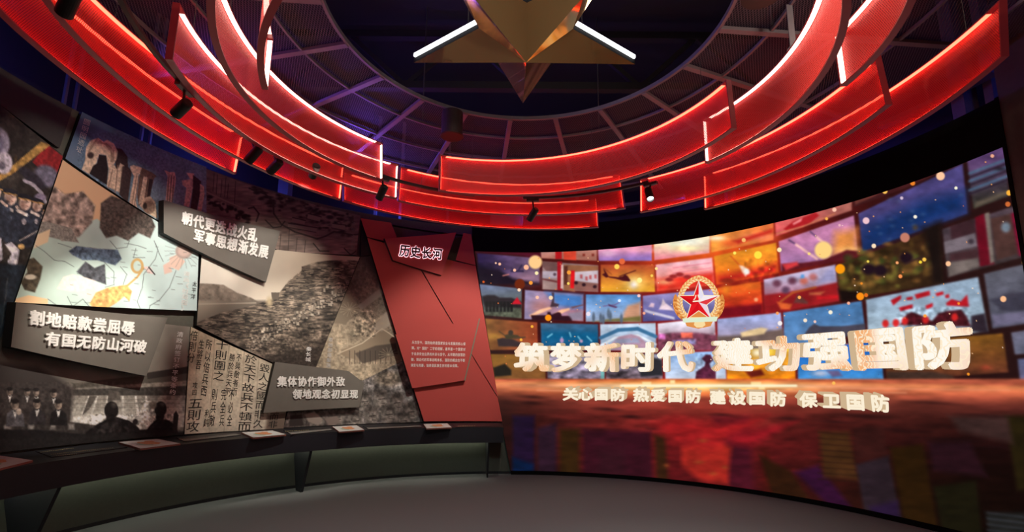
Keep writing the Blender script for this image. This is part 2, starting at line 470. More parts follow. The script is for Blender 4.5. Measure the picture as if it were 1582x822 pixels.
class Paint:
    def __init__(self, X, Y, base):
        self.X, self.Y = X, Y
        self.c = np.empty((len(X), 3)); self.c[:] = rgb(base)
    def _mix(self, idx, a, col):
        a = np.clip(a, 0, 1)[:, None]
        if callable(col): col = col(self.X[idx], self.Y[idx])
        else: col = rgb(col)
        self.c[idx] = self.c[idx] * (1 - a) + col * a
    def _box(self, x0, y0, x1, y1):
        return np.nonzero((self.X >= x0) & (self.X <= x1) & (self.Y >= y0) & (self.Y <= y1))[0]
    def poly(self, pts, col, soft=1.0, a=1.0):
        p = np.array(pts, float)
        i = self._box(p[:, 0].min() - soft, p[:, 1].min() - soft, p[:, 0].max() + soft, p[:, 1].max() + soft)
        if not len(i): return
        x, y = self.X[i], self.Y[i]; ins = np.zeros(len(i), bool); d = np.full(len(i), 1e9)
        for k in range(len(p)):
            (x0, y0), (x1, y1) = p[k], p[(k + 1) % len(p)]
            if y0 != y1:
                cnd = ((y0 > y) != (y1 > y)) & (x < (x1 - x0) * (y - y0) / (y1 - y0) + x0)
                ins ^= cnd
            l2 = (x1 - x0) ** 2 + (y1 - y0) ** 2 + 1e-9
            t = np.clip(((x - x0) * (x1 - x0) + (y - y0) * (y1 - y0)) / l2, 0, 1)
            d = np.minimum(d, np.hypot(x - x0 - t * (x1 - x0), y - y0 - t * (y1 - y0)))
        self._mix(i, a * (0.5 + np.where(ins, d, -d) / max(soft, 1e-3)), col)
    def ell(self, cx, cy, rx, ry, col, soft=0.25, a=1.0, rot=0.0):
        m = max(rx, ry) * (1 + soft) + 1
        i = self._box(cx - m, cy - m, cx + m, cy + m)
        if not len(i): return
        dx, dy = self.X[i] - cx, self.Y[i] - cy
        if rot:
            c, s = math.cos(math.radians(rot)), math.sin(math.radians(rot)); dx, dy = c * dx + s * dy, -s * dx + c * dy
        d = np.sqrt((dx / rx) ** 2 + (dy / ry) ** 2)
        self._mix(i, a * (0.5 + (1 - d) / max(soft, 0.02)), col)
    def blob(self, cx, cy, rx, ry, col, a=1.0):
        i = self._box(cx - 2.6 * rx, cy - 2.6 * ry, cx + 2.6 * rx, cy + 2.6 * ry)
        if len(i): self._mix(i, a * np.exp(-((self.X[i] - cx) / rx) ** 2 - ((self.Y[i] - cy) / ry) ** 2), col)
    def line(self, pts, w, col, a=1.0):
        for (x0, y0), (x1, y1) in zip(pts[:-1], pts[1:]):
            i = self._box(min(x0, x1) - w - 1, min(y0, y1) - w - 1, max(x0, x1) + w + 1, max(y0, y1) + w + 1)
            if not len(i): continue
            x, y = self.X[i], self.Y[i]; l2 = (x1 - x0) ** 2 + (y1 - y0) ** 2 + 1e-9
            t = np.clip(((x - x0) * (x1 - x0) + (y - y0) * (y1 - y0)) / l2, 0, 1)
            d = np.hypot(x - x0 - t * (x1 - x0), y - y0 - t * (y1 - y0))
            self._mix(i, a * (0.5 + (w / 2 - d)), col)
    def mottle(self, pts, amp, s, seed=1, o=3, sx=1.0, soft=1.0):
        """light and dark grain of the picture inside a polygon"""
        f = lambda x, y: None
        p = np.array(pts, float)
        i = self._box(p[:, 0].min(), p[:, 1].min(), p[:, 0].max(), p[:, 1].max())
        if not len(i): return
        x, y = self.X[i], self.Y[i]; ins = np.zeros(len(i), bool)
        for k in range(len(p)):
            (x0, y0), (x1, y1) = p[k], p[(k + 1) % len(p)]
            if y0 != y1: ins ^= ((y0 > y) != (y1 > y)) & (x < (x1 - x0) * (y - y0) / (y1 - y0) + x0)
        i = i[ins]
        n = fbm(self.X[i] / sx, self.Y[i], s, seed, o)
        self.c[i] = np.clip(self.c[i] * (1 + amp * (2 * n - 1))[:, None], 0, 1)
    def soften(self, s):
        """soft focus over a full rectangular vertex grid"""
        n = int(np.argmax(self.Z0 != self.Z0[0])); g = self.c.reshape(-1, n, 3)
        w = np.exp(-0.5 * (np.arange(-4, 5) / s) ** 2); w /= w.sum()
        for ax in (0, 1):
            pad = [(0, 0)] * 3; pad[ax] = (4, 4); q = np.pad(g, pad, mode='edge'); m = g.shape[ax]
            g = sum(w[k] * (q[k:k + m] if ax == 0 else q[:, k:k + m]) for k in range(9))
        self.c = g.reshape(-1, 3).copy()
    def patch(self, pts, col, soft=1.5, amp=0.4, s=4, seed=1):
        self.poly(pts, col, soft); self.mottle(pts, amp, s, seed)
    def grad(self, pts, c0, c1, p0, p1, soft=1.0, a=1.0):
        c0, c1 = rgb(c0), rgb(c1); dx, dy = p1[0] - p0[0], p1[1] - p0[1]; l2 = dx * dx + dy * dy
        def f(x, y):
            t = np.clip(((x - p0[0]) * dx + (y - p0[1]) * dy) / l2, 0, 1)[:, None]
            return c0 * (1 - t) + c1 * t
        self.poly(pts, f, soft, a)

def convex_clip(poly, planes):
    for (nx, ny, d) in planes:
        out = []
        for k in range(len(poly)):
            a, b = poly[k], poly[(k + 1) % len(poly)]
            da, db = nx * a[0] + ny * a[1] - d, nx * b[0] + ny * b[1] - d
            if da >= 0: out.append(a)
            if da * db < 0:
                t = da / (da - db); out.append((a[0] + (b[0] - a[0]) * t, a[1] + (b[1] - a[1]) * t))
        poly = out
        if len(poly) < 3: return []
    return poly

def grid_mesh(poly, R, res):
    """fine vertex grid filling a convex (angle, height) polygon on the wall cylinder"""
    p = np.array(poly, float); k = R * math.pi / 180
    area = sum(p[i][0] * p[(i + 1) % len(p)][1] - p[(i + 1) % len(p)][0] * p[i][1] for i in range(len(p)))
    if area < 0: p = p[::-1]
    planes = []
    for i in range(len(p)):
        a, b = p[i], p[(i + 1) % len(p)]
        nx, ny = -(b[1] - a[1]), (b[0] - a[0]); planes.append((nx, ny, nx * a[0] + ny * a[1]))
    t0, t1, z0, z1 = p[:, 0].min(), p[:, 0].max(), p[:, 1].min(), p[:, 1].max()
    nu, nv = max(2, int((t1 - t0) * k * res)), max(2, int((z1 - z0) * res))
    tu, zv = np.linspace(t0, t1, nu + 1), np.linspace(z0, z1, nv + 1)
    T, Z = np.meshgrid(tu, zv)
    ins = np.ones(T.shape, bool)
    for nx, ny, d in planes: ins &= (nx * T + ny * Z - d) >= -1e-9
    cnt = ins[:-1, :-1].astype(int) + ins[:-1, 1:] + ins[1:, :-1] + ins[1:, 1:]
    idx = -np.ones(T.shape, np.int64); used = np.zeros(T.shape, bool)
    full = cnt == 4
    for dj in (0, 1):
        for di in (0, 1): used[dj:dj + nv, di:di + nu] |= full
    idx[used] = np.arange(used.sum())
    tt, zz = list(T[used]), list(Z[used])
    j, i = np.nonzero(full)
    faces = np.stack([idx[j, i], idx[j + 1, i], idx[j + 1, i + 1], idx[j, i + 1]], 1)[:, ::-1].tolist()
    cache = {}
    for j, i in zip(*np.nonzero((cnt < 4))):
        c = [(tu[i], zv[j]), (tu[i + 1], zv[j]), (tu[i + 1], zv[j + 1]), (tu[i], zv[j + 1])]
        if cnt[j, i] == 0:
            c2 = c
            if all(max(nx * q[0] + ny * q[1] - d for q in c) < 0 for nx, ny, d in planes): continue
        c = convex_clip(c, planes)
        if not c: continue
        f = []
        for q in c:
            key = (round(q[0], 6), round(q[1], 6))
            if key not in cache: cache[key] = len(tt); tt.append(q[0]); zz.append(q[1])
            f.append(cache[key])
        f2 = [v for n, v in enumerate(f) if v != f[n - 1]]
        if len(f2) >= 3: faces.append(f2)
    tt, zz = np.array(tt), np.array(zz); a = np.radians(tt)
    P = np.stack([RX + R * np.sin(a), RY + R * np.cos(a), zz], 1)
    me = bpy.data.meshes.new('mesh'); me.from_pydata(P.tolist(), [], faces); me.update()
    for pl in me.polygons: pl.use_smooth = True
    return me, P

def set_paint(me, c):
    """c: sRGB 0..1 per vertex, stored as linear colour"""
    c = np.clip(c, 0, 1); l = np.where(c <= 0.04045, c / 12.92, ((c + 0.055) / 1.055) ** 2.4)
    at = me.color_attributes.new('paint', 'FLOAT_COLOR', 'POINT')
    at.data.foreach_set('color', np.concatenate([l, np.ones((len(l), 1))], 1).astype(np.float32).ravel())

def edge_pts(poly, step=1.5):
    out = []
    for i in range(len(poly)):
        a, b = poly[i], poly[(i + 1) % len(poly)]; n = max(1, int(abs(b[0] - a[0]) / step))
        out += [(lerp(a[0], b[0], k / n), lerp(a[1], b[1], k / n)) for k in range(n)]
    return out

def slab(poly, R0, R1):
    """edge and back of a board standing off the wall"""
    e = edge_pts(poly); n = len(e)
    V = [polar(t, R0, z) for t, z in e] + [polar(t, R1, z) for t, z in e]
    F = [(i, (i + 1) % n, n + (i + 1) % n, n + i) for i in range(n)]
    me = pyd(V, F)
    bm = bmesh.new(); bm.from_mesh(me); bmesh.ops.recalc_face_normals(bm, faces=bm.faces); bm.to_mesh(me); bm.free()
    return me

def board(name, label, cat, pix, R, thick, face, edge='edge', paint=None, base=(120, 120, 120), res=110, group=None, fname='printed_face'):
    """a board on the round wall: edge slab plus its front face; pix is its outline in the photo"""
    poly = [wall_uv(x, y, R) for x, y in pix]
    if name == 'photo_board': group = 'pictures on the display wall'
    o = tag(obj(name, slab(poly, R, R + thick), edge), label, cat, group)
    if paint:
        me, P = grid_mesh(poly, R, res)
        X, Y = project(P[:, 0], P[:, 1], P[:, 2]); pt = Paint(X, Y, base); paint(pt); set_paint(me, pt.c)
        obj(fname, me, 'print', o)
    else:
        me, P = grid_mesh(poly, R, 16)
        obj(fname, me, face, o)
    return o
# ---------------------------------------------------------------- the room
def disc(r, z, n=96, flip=False):
    V = [polar(360 * i / n, r, z) for i in range(n)]
    return pyd(V, [tuple(range(n)) if flip else tuple(range(n - 1, -1, -1))])
struct('floor', disc(5.7, 0.0), 'floor')
struct('ceiling', disc(5.7, 6.3, flip=True), 'shell')
struct('wall_outer', arc_box(-180, 180, 5.6, 5.7, 0, 6.3, 4), 'shell')
RW = 4.62                                             # display wall radius
struct('wall_left', arc_box(-168, -1.4, 4.68, 4.74, 0.80, 4.21), 'backing')
struct('wall_left_base', arc_box(-168, -1.45, 4.657, 4.74, 0.035, 0.80), 'base')
struct('baseboard_left', arc_box(-168, -1.45, 4.653, 4.735, 0.0, 0.04), 'black')
struct('wall_right_fascia', arc_box(-10.3, 83.4, 4.60, 4.72, 3.745, 4.24), 'fascia')
struct('wall_behind_screen', arc_box(-1.35, 83.4, 4.66, 4.72, 0, 3.745), 'fascia')
struct('baseboard_right', arc_box(-1.4, 83.4, 4.575, 4.655, 0.0, 0.055), 'fascia')
struct('wall_right', arc_box(83.75, 150, 4.585, 4.74, 0, 5.2), 'jamb')
struct('trim_1', arc_box(83.35, 83.75, 4.575, 4.74, 0, 4.24), 'fascia')

# steel posts and rails seen over the wall tops
for q, w in (((582, 290), 0.05), ((441, 290), 0.16), ((1129, 318), 0.13), ((618, 338), 0.05), ((691, 350), 0.04),
             ((100, 150), 0.03), ((116, 158), 0.03), ((219, 205), 0.03), ((232, 212), 0.03), ((1495, 190), 0.16), ((1530, 120), 0.10)):
    th, z = wall_uv(q[0], q[1], 5.25)
    p = polar(th, 5.25)
    tag(obj('steel_post', bar((p.x, p.y, 3.9), (p.x, p.y, 6.3), w, w, (0, 1, 0)), 'steel'),
        'blue-lit steel post standing in the dark gap above the wall top', 'post', 'posts above the display wall')
th, z = wall_uv(783, 356, 5.2)
o = tag(obj('duct_box', arc_box(th - 3.4, th + 3.4, 5.15, 5.4, z - 0.07, z + 0.5), 'steel'),
        'blue-lit duct box just above the left end of the black band over the screen', 'duct')
for ta, tb, z in ((14, 34, 4.62), (66, 80, 4.75)):
    tag(obj('cable_tray', arc_box(ta, tb, 5.0, 5.12, z, z + 0.06), 'steel'),
        'blue-lit cable tray behind the ring lights above the %s of the black band' % ('middle' if ta < 40 else 'right end'), 'cable tray')
for i, (y, lab) in enumerate(((4.3, 'dark roof truss crossing above the gold star'), (6.0, 'dark roof truss beyond the gold star near the far rim of the mesh'))):
    t = thing('roof_truss', lab, 'truss', (RX, y, 5.2), 'roof trusses')
    obj('top_chord', bar((-3.2, y, 6.1), (3.4, y, 6.1), 0.1, 0.1), 'darksteel', t)
    obj('bottom_chord', bar((-3.2, y, 5.35), (3.4, y, 5.35), 0.1, 0.1), 'darksteel', t)
    for k in range(8):
        x0 = -3.0 + k * 0.78
        a, b = ((x0, y, 5.35), (x0 + 0.78, y, 6.1)) if k % 2 == 0 else ((x0, y, 6.1), (x0 + 0.78, y, 5.35))
        obj('diagonal', bar(a, b, 0.06, 0.06), 'darksteel', t)

# ---------------------------------------------------------------- mesh ceiling ring
ZC = 4.672
cn = thing('mesh_ceiling', 'dark round mesh ceiling with radial bars around the open centre above the star', 'ceiling canopy', (RX, RY, ZC))
def ring_sheet(r0, r1, z, mat_uv=True):
    V, F, UV = [], [], []
    n = 120
    for i in range(n + 1):
        for r in (r0, (r0 + r1) / 2, r1): V.append(polar(360 * i / n, r, z))
    for i in range(n):
        for k in (0, 1):
            a = i * 3 + k; F.append((a, a + 1, a + 4, a + 3))
    me = pyd(V, F)
    uv = me.uv_layers.new(name='UVMap')
    for lp in me.loops:
        c = me.vertices[lp.vertex_index].co; i = lp.vertex_index // 3
        uv.data[lp.index].uv = (c.x, c.y)
    return me
obj('mesh_infill', ring_sheet(1.755, 4.55, ZC + 0.03), 'mesh', cn)
obj('inner_rim', arc_box(-180, 180, 1.74, 1.768, ZC - 0.008, ZC + 0.035, 3), 'steel', cn)
for r in (2.24, 2.86, 3.5, 4.15):
    obj('ring_bar', arc_box(-180, 180, r - 0.011, r + 0.011, ZC - 0.01, ZC + 0.02, 3), 'steel', cn)
for k in range(20):
    th = -5.0 + 18 * k
    p, q = polar(th, 1.76, ZC), polar(th, 4.55, ZC)
    obj('spoke', bar(p, q, 0.055, 0.035), 'steel', cn)
for k in range(6):
    th = 26 + 60 * k
    obj('hanger_rod', tube(polar(th, 2.24, ZC), polar(th, 2.24, 6.3), 0.008, 6), 'wire', cn)

# ---------------------------------------------------------------- ring lights
ZB, ZT = 3.77, 4.22
def ring_light(label, b, t, cb, cto, led='led', wires=(0.1, 0.5, 0.9), zb=ZB, zt=ZT, lo=None, hi=None):
    """curved light box: b/t = start and end angle of its lower and upper edge, cb/cto = radius polynomials,
    lo/hi = range of angles the polynomials hold for"""
    def rad(c, th):
        th = max(lo if lo is not None else th, min(hi if hi is not None else th, th))
        return c[0] * th * th + c[1] * th + c[2]
    n = max(8, int(abs(b[1] - b[0]) / 2.2))
    def pt(s, h, dr):
        thb, tht = lerp(b[0], b[1], s), lerp(t[0], t[1], s)
        return polar(lerp(thb, tht, h), lerp(rad(cb, thb), rad(cto, tht), h) + dr, lerp(zb, zt, h))
    ss = [i / n for i in range(n + 1)]
    mid = pt(0.5, 0, 0)
    T = thing('ring_light', label, 'ring light', (mid.x, mid.y, zb), 'red ring lights under the mesh ceiling')
    hb = 0.012 / (zt - zb)
    D = 0.024
    # sheet
    V, F = [], []; m = 6
    arcl = abs(b[1] - b[0]) * math.pi / 180 * rad(cb, (b[0] + b[1]) / 2)
    for s in ss:
        for k in range(m + 1): V.append(pt(s, lerp(hb, 1 - hb, k / m), 0.020))
    for i in range(n):
        for k in range(m):
            a = i * (m + 1) + k; F.append((a, a + 1, a + m + 2, a + m + 1))
    me = pyd(V, F, True); uv = me.uv_layers.new(name='UVMap')
    for lp in me.loops:
        v = lp.vertex_index; uv.data[lp.index].uv = (arcl * (v // (m + 1)) / n, (zt - zb) * (v % (m + 1)) / m)
    obj('perforated_sheet', me, 'sheet', T)
    # frame bars
    for nm, h0, h1 in (('bottom_bar', 0, hb), ('top_bar', 1 - hb, 1)):
        obj(nm, sweep([[pt(s, h0, -D), pt(s, h0, D), pt(s, h1, D), pt(s, h1, -D)] for s in ss]), 'frame', T)
    he = 0.012 / arcl
    for s0, s1 in ((0, he), (1 - he, 1)):
        obj('end_bar', sweep([[pt(s0, h, -D), pt(s0, h, D), pt(s1, h, D), pt(s1, h, -D)] for h in (hb, 1 - hb)]), 'frame', T)
    # light strips on the inner faces of the bars
    hl = 0.0025 / (zt - zb); sl = 0.0025 / arcl
    for h0, h1 in ((hb, hb + hl), (1 - hb - hl, 1 - hb)):
        obj('light_strip', sweep([[pt(s, h0, -0.021), pt(s, h0, 0.016), pt(s, h1, 0.016), pt(s, h1, -0.021)] for s in ss if he * 0.9 < s < 1 - he * 0.9]), led, T)
    for s0, s1 in ((he, he + sl), (1 - he - sl, 1 - he)):
        obj('light_strip', sweep([[pt(s0, h, -0.021), pt(s0, h, 0.016), pt(s1, h, 0.016), pt(s1, h, -0.021)] for h in (hb * 2, 1 - hb * 2)]), led, T)
    for s in wires:
        p = pt(s, 1, 0); obj('suspension_wire', tube(p, (p.x, p.y, ZC - 0.025), 0.0025, 5), 'wire', T)
    return T

L = 'glowing red perforated ring light '
ring_light(L + 'at far left, outermost and lowest on the left', (-150, -66.9), (-150, -66.9), (1.033e-4, .01764, 4.244), (1.981e-4, .03215, 4.736), lo=-106, hi=-66)
ring_light(L + 'behind the left track spotlights, second from outside', (-150, -47.0), (-150, -47.1), (5.365e-5, .007985, 3.441), (1.49e-4, .02032, 3.774), lo=-108, hi=-47)
ring_light(L + 'lowest of all in the middle, just above the red sign', (-46.3, 19.9), (-46.3, 19.9), (3.04e-6, .003797, 3.348), (0, .001612, 3.308), zt=4.19)
ring_light(L + 'with a free upright left end at upper left', (-103.8, -37.0), (-104.2, -37.3), (-4.581e-5, -.006933, 2.456), (-4.371e-5, -.006957, 2.425), led='led_near')
ring_light(L + 'in the middle tier of the centre, behind the hanging track', (-36.1, 29.8), (-36.3, 29.4), (3.333e-5, .001097, 2.706), (-1.317e-5, -1.239e-4, 2.676))
ring_light(L + 'curling down from the top left in front of the mesh', (-160, -46.7), (-160, -47.4), (-2.553e-5, -.005161, 2.051), (-4.554e-6, -.002256, 2.14), lo=-118, hi=-46, led='led_near')
ring_light(L + 'seen almost edge-on as a white sliver at upper left', (-175, -97.3), (-175, -97.3), (5.817e-5, .01759, 3.269), (5.817e-5, .01759, 3.269), lo=-128, hi=-97, led='led_near')
ring_light(L + 'front centre, right below the gold star', (-28.8, 81.6), (-29.5, 82.9), (3.813e-5, -.003859, 1.965), (4.433e-5, -.004249, 1.901))
ring_light(L + 'sweeping to the top right behind the front centre one', (62.0, 160), (63.6, 160), (-2.254e-5, .00555, 1.914), (-4.456e-5, .009788, 1.659), lo=62, hi=122, led='led_near')
ring_light(L + 'short one at top right with a bright white left end', (98.6, 165), (98.6, 165), (-1.869e-4, .04678, -.3303), (0, .009367, 1.535), lo=98, hi=119, led='led_near')
ring_light(L + 'right of centre behind the lit spotlight', (32.3, 92.4), (32.9, 92.5), (-6.35e-6, 6.8e-6, 3.037), (8.35e-7, -7.445e-4, 3.001))
ring_light(L + 'outermost on the right, reaching the dark wall corner', (45.2, 102.6), (46.1, 102.4), (-2.733e-5, .003505, 3.336), (4.67e-6, .001216, 3.291))

# ---------------------------------------------------------------- star
SX, SY, SZ, SR = 0.10, 3.84, 4.42, 1.085
star = thing('star_lamp', 'large faceted gold mirror star with white light edges hanging in the centre', 'star lamp', (SX, SY, SZ))
tips = [Vector((SX + SR * (0.925 if k == 0 else 1) * math.sin(math.radians(72 * k)), SY + SR * (0.925 if k == 0 else 1) * math.cos(math.radians(72 * k)), SZ)) for k in range(5)]
inn = [Vector((SX + 0.382 * SR * math.sin(math.radians(72 * k + 36)), SY + 0.382 * SR * math.cos(math.radians(72 * k + 36)), SZ)) for k in range(5)]
apex = Vector((SX + 0.006, SY, 4.195))
V = [apex] + tips + inn
F = []
for k in range(5):
    F.append((0, 1 + k, 6 + k)); F.append((0, 6 + (k - 1) % 5, 1 + k))
me = pyd(V, F); obj('faceted_underside', me, 'star', star)
ring = [p for k in range(5) for p in (tips[k], inn[k])]
top = [p + Vector((0, 0, 0.075)) for p in ring]
cap = Vector((SX, SY, SZ + 0.075))
V = ring + top + [cap]; F = []
for i in range(10):
    j = (i + 1) % 10; F.append((i, j, 10 + j, 10 + i)); F.append((10 + i, 10 + j, 20))
obj('side_wall', pyd(V, F), 'fascia', star)
ctr = Vector((SX, SY, 0))
for i in range(10):
    a, b = ring[i], ring[(i + 1) % 10]
    d = (b - a).normalized(); n = Vector((d.y, -d.x, 0))
    if n.dot((a + b) / 2 - Vector((SX, SY, SZ))) < 0: n = -n
    off = n * 0.012 + Vector((0, 0, 0.062))
    obj('light_strip', bar(a + off + d * 0.02, b + off - d * 0.02, 0.02, 0.028), 'white_led', star)
for k in (1, 2, 3, 4):
    p = (tips[k] + cap) / 2; obj('suspension_wire', tube((p.x, p.y, SZ + 0.075), (p.x, p.y, 6.3), 0.006, 6), 'wire', star)

# ---------------------------------------------------------------- drum downlights
for q, r, lab in (((698, 211), 0.135, 'brown drum downlight under the mesh left of the front centre ring light'),
                  ((1178, -8), 0.15, 'brown drum downlight at the top right edge under the mesh')):
    p = at_z(q[0], q[1], 4.34)
    t = thing('drum_downlight', lab, 'downlight', (p.x, p.y, 4.34), 'drum downlights')
    obj('housing', lathe([(0, r), (0.012, r), (0.012, r * 0.93), (0.30, r * 0.93), (0.30, 0.02)], (p.x, p.y, 4.34), (0, 0, 1), 28), 'drum', t)
    obj('diffuser', lathe([(0.002, 0.001), (0.002, r * 0.9), (0.006, r * 0.9)], (p.x, p.y, 4.334), (0, 0, 1), 28), 'drum', t)
p0 = at_z(1226, 78, 4.24)
t = thing('hanging_bracket', 'grey slotted hanging bracket above the top right ring light', 'bracket', (p0.x, p0.y, 4.24))
obj('strap', bar((p0.x, p0.y, 4.26), (p0.x, p0.y, ZC), 0.05, 0.008, (0, 1, 0)), 'steel', t)
obj('clamp', bar((p0.x - 0.035, p0.y, 4.245), (p0.x + 0.035, p0.y, 4.245), 0.06, 0.05), 'steel', t)

# ---------------------------------------------------------------- track and spotlights
ZTR, RLT, RCT = 3.90, 2.85, 2.39
for a, b, rt, lab in ((-150, -50, RLT, 'long black curved lighting track running between the left ring lights'),
                      (-52, -15, RCT, 'black curved lighting track crossing the gap left of the front centre ring light'),
                      (0.5, 40, RCT, 'short black curved lighting track below the front centre ring light')):
    p = polar((a + b) / 2, rt, ZTR)
    t = thing('lighting_track', lab, 'lighting track', (p.x, p.y, ZTR), 'lighting tracks')
    obj('rail', arc_box(a, b, rt - 0.017, rt + 0.017, ZTR - 0.012, ZTR + 0.02), 'lampblack', t)
    k = a + 4
    while k < b:
        p = polar(k, rt); obj('suspension_wire', tube((p.x, p.y, ZTR), (p.x, p.y, ZC - 0.025), 0.0025, 5), 'wire', t); k += 16

def spotlight(label, q, z, target, energy, lit=False, spot=34, color=(1.0, 0.94, 0.83), rt=RLT):
    c = at_z(q[0], q[1], z); th = pol_of(c)[0]
    a = polar(th, rt, ZTR)
    t = thing('track_spotlight', label, 'spotlight', (a.x, a.y, ZTR), 'spotlights on the lighting tracks')
    obj('adapter', arc_box(th - 2.0, th + 2.0, rt - 0.022, rt + 0.022, ZTR - 0.045, ZTR - 0.012), 'lampblack', t)
    d = (Vector(target) - c).normalized()
    hinge = c - d * 0.03
    obj('arm', tube((a.x, a.y, ZTR - 0.04), hinge, 0.011, 8), 'lampblack', t)
    hl, r = 0.19, 0.046
    obj('head', lathe([(-hl / 2, r * 0.7), (-hl / 2 + 0.01, r * 0.95), (-hl / 2 + 0.03, r), (hl / 2, r), (hl / 2, r * 0.86), (hl / 2 - 0.03, r * 0.80)], c, d, 24), 'lampblack', t)
    obj('lens', lathe([(hl / 2 - 0.032, 0.001), (hl / 2 - 0.032, r * 0.8), (hl / 2 - 0.028, r * 0.8)], c, d, 20), 'lens' if lit else 'dim_lens', t)
    if energy:
        lo = lamp('spotlight_beam', 'SPOT', c + d * (hl / 2 + 0.005), energy, color, target, 0.03, spot, 0.75)
        lo.parent = t; lo.matrix_parent_inverse = Matrix.Translation(-t.location)
    return t
def on_wall(px, py, R=RW): return polar(wall_uv(px, py, R)[0], R, wall_uv(px, py, R)[1])
spotlight('black track spotlight cut by the top left edge of the photo', (107, 2), 3.69, on_wall(-60, 380), 60, spot=40)
spotlight('black track spotlight tilted far left, in front of the left ring lights', (281, 167), 3.70, on_wall(110, 335), 60, spot=66)
spotlight('black track spotlight, upper of the close pair left of centre', (392, 239), 3.71, on_wall(140, 525), 340, spot=40)
spotlight('black track spotlight, lower of the close pair left of centre', (425, 257), 3.71, on_wall(275, 412), 165, spot=48)
spotlight('added black track spotlight hidden behind the left ring lights above the wall photo', (486, 264), 3.84, on_wall(425, 418), 150, spot=50)  # extra head put in to light the ruined wall picture
spotlight('black track spotlight hanging below the free end of the left ring lights', (590, 297), 3.70, on_wall(460, 575), 270, spot=58, rt=RCT)
spotlight('black track spotlight in the middle, at the left end of the short track', (823, 331), 3.68, on_wall(688, 550), 220, spot=66, rt=RCT)
spotlight('black track spotlight with a glowing white lens right of centre', (1003, 300), 3.73, (1.6, 3.4, 0.0), 60, lit=True, spot=80, rt=RCT)

# ---------------------------------------------------------------- reading counter
CF, ZF, CB, ZBK = 4.08, 0.795, 4.64, 0.83
def top_z(r): return ZF + (r - CF) / (CB - CF) * (ZBK - ZF)
def on_top(px, py, up=0.0):
    z = 0.80
    for _ in range(12): p = at_z(px, py, z); z = top_z(pol_of(p)[1]) + up
    return at_z(px, py, z)
p = polar(-70, CF)
ct_ = thing('reading_counter', 'long curved dark reading counter running below the photo wall on the left', 'counter', (p.x, p.y, 0))
CE = -3.3
obj('worktop', arc_prof(-165, CE, [(CF, ZF), (CB, ZBK), (CB, ZBK - 0.02), (CF, ZF - 0.02)]), 'black', ct_)
obj('apron', arc_prof(-165, CE, [(CF, ZF - 0.02), (CF + 0.02, ZF - 0.02), (CF + 0.02, 0.562), (CF, 0.562)]), 'apron', ct_)
obj('underside', arc_prof(-165, CE, [(CF + 0.02, 0.60), (4.65, 0.60), (4.65, 0.615), (CF + 0.02, 0.615)]), 'black', ct_)
obj('end_panel', arc_prof(CE - 0.3, CE, [(CF, ZF - 0.02), (CB, ZBK - 0.02), (CB, 0.60), (CF + 0.02, 0.565)]), 'apron', ct_)
obj('light_strip', arc_box(-163, -6.8, 4.56, 4.585, 0.585, 0.597), 'counter_led', ct_)
for th in (-152, -117, -80.5, -42.8, -6.4):
    prof = [(4.65, 0.60), (CF + 0.03, 0.60), (CF + 0.03, 0.565), (4.33, 0.0), (4.50, 0.0), (4.65, 0.42)]
    w = 0.55 if th > -10 else 0.9
    obj('bracket', sweep([[polar(th + k * 0.28 * w, r, z) for r, z in prof] for k in (-1, 1)]), 'apron', ct_)

def slab_on_top(name, quad, h, mat, parent=None, up=0.0):
    """thin plate lying on the sloping worktop, from its four photo corners"""
    b = [on_top(x, y, up + h) for x, y in quad]
    return obj(name, sweep([[p - Vector((0, 0, h)) for p in b], b]), mat, parent)
plq = [([(-70, 709), (-12, 702), (51, 711), (-14, 727)], 'white label plaque at the far left end of the counter, cut by the photo edge'),
       ([(183, 683), (243, 678), (279, 685), (217, 693)], 'white label plaque with an orange map under the conference photo'),
       ([(373, 668), (421, 665), (442, 671), (391, 676)], 'white label plaque with an orange map under the calligraphy sheet'),
       ([(513, 659), (551, 657), (563, 664), (524, 667)], 'white label plaque with an orange map under the battle picture'),
       ([(654, 655), (691, 654), (698, 660), (659, 662)], 'white label plaque with an orange map under the red panel')]
for quad, lab in plq:
    c = on_top(*quad[3])
    t = thing('label_plaque', lab, 'plaque', (c.x, c.y, c.z), 'white plaques on the reading counter')
    slab_on_top('plaque_edge', quad, 0.018, 'plaque_edge', t)
    q = [(lerp(x, sum(a for a, _ in quad) / 4, 0.02), lerp(y, sum(b for _, b in quad) / 4, 0.02)) for x, y in quad]
    slab_on_top('face', q, 0.002, 'plaque', t, 0.018)
    B = lambda u, v: (lerp(lerp(q[0][0], q[1][0], u), lerp(q[3][0], q[2][0], u), v), lerp(lerp(q[0][1], q[1][1], u), lerp(q[3][1], q[2][1], u), v))
    land = [(0.28, 0.35), (0.36, 0.20), (0.50, 0.24), (0.62, 0.14), (0.74, 0.22), (0.70, 0.42), (0.76, 0.58), (0.62, 0.74), (0.48, 0.70), (0.36, 0.60)]
    b = [on_top(*B(u, v), 0.0215) for u, v in land]
    obj('map_print', pyd(b, [tuple(range(len(b)))]), 'orange', t)
    b = [on_top(*B(u, v), 0.0212) for u, v in ((0.18, 0.45), (0.30, 0.38), (0.38, 0.62), (0.50, 0.74), (0.40, 0.82), (0.22, 0.66))]
    obj('sea_print', pyd(b, [tuple(range(len(b)))]), 'green', t)
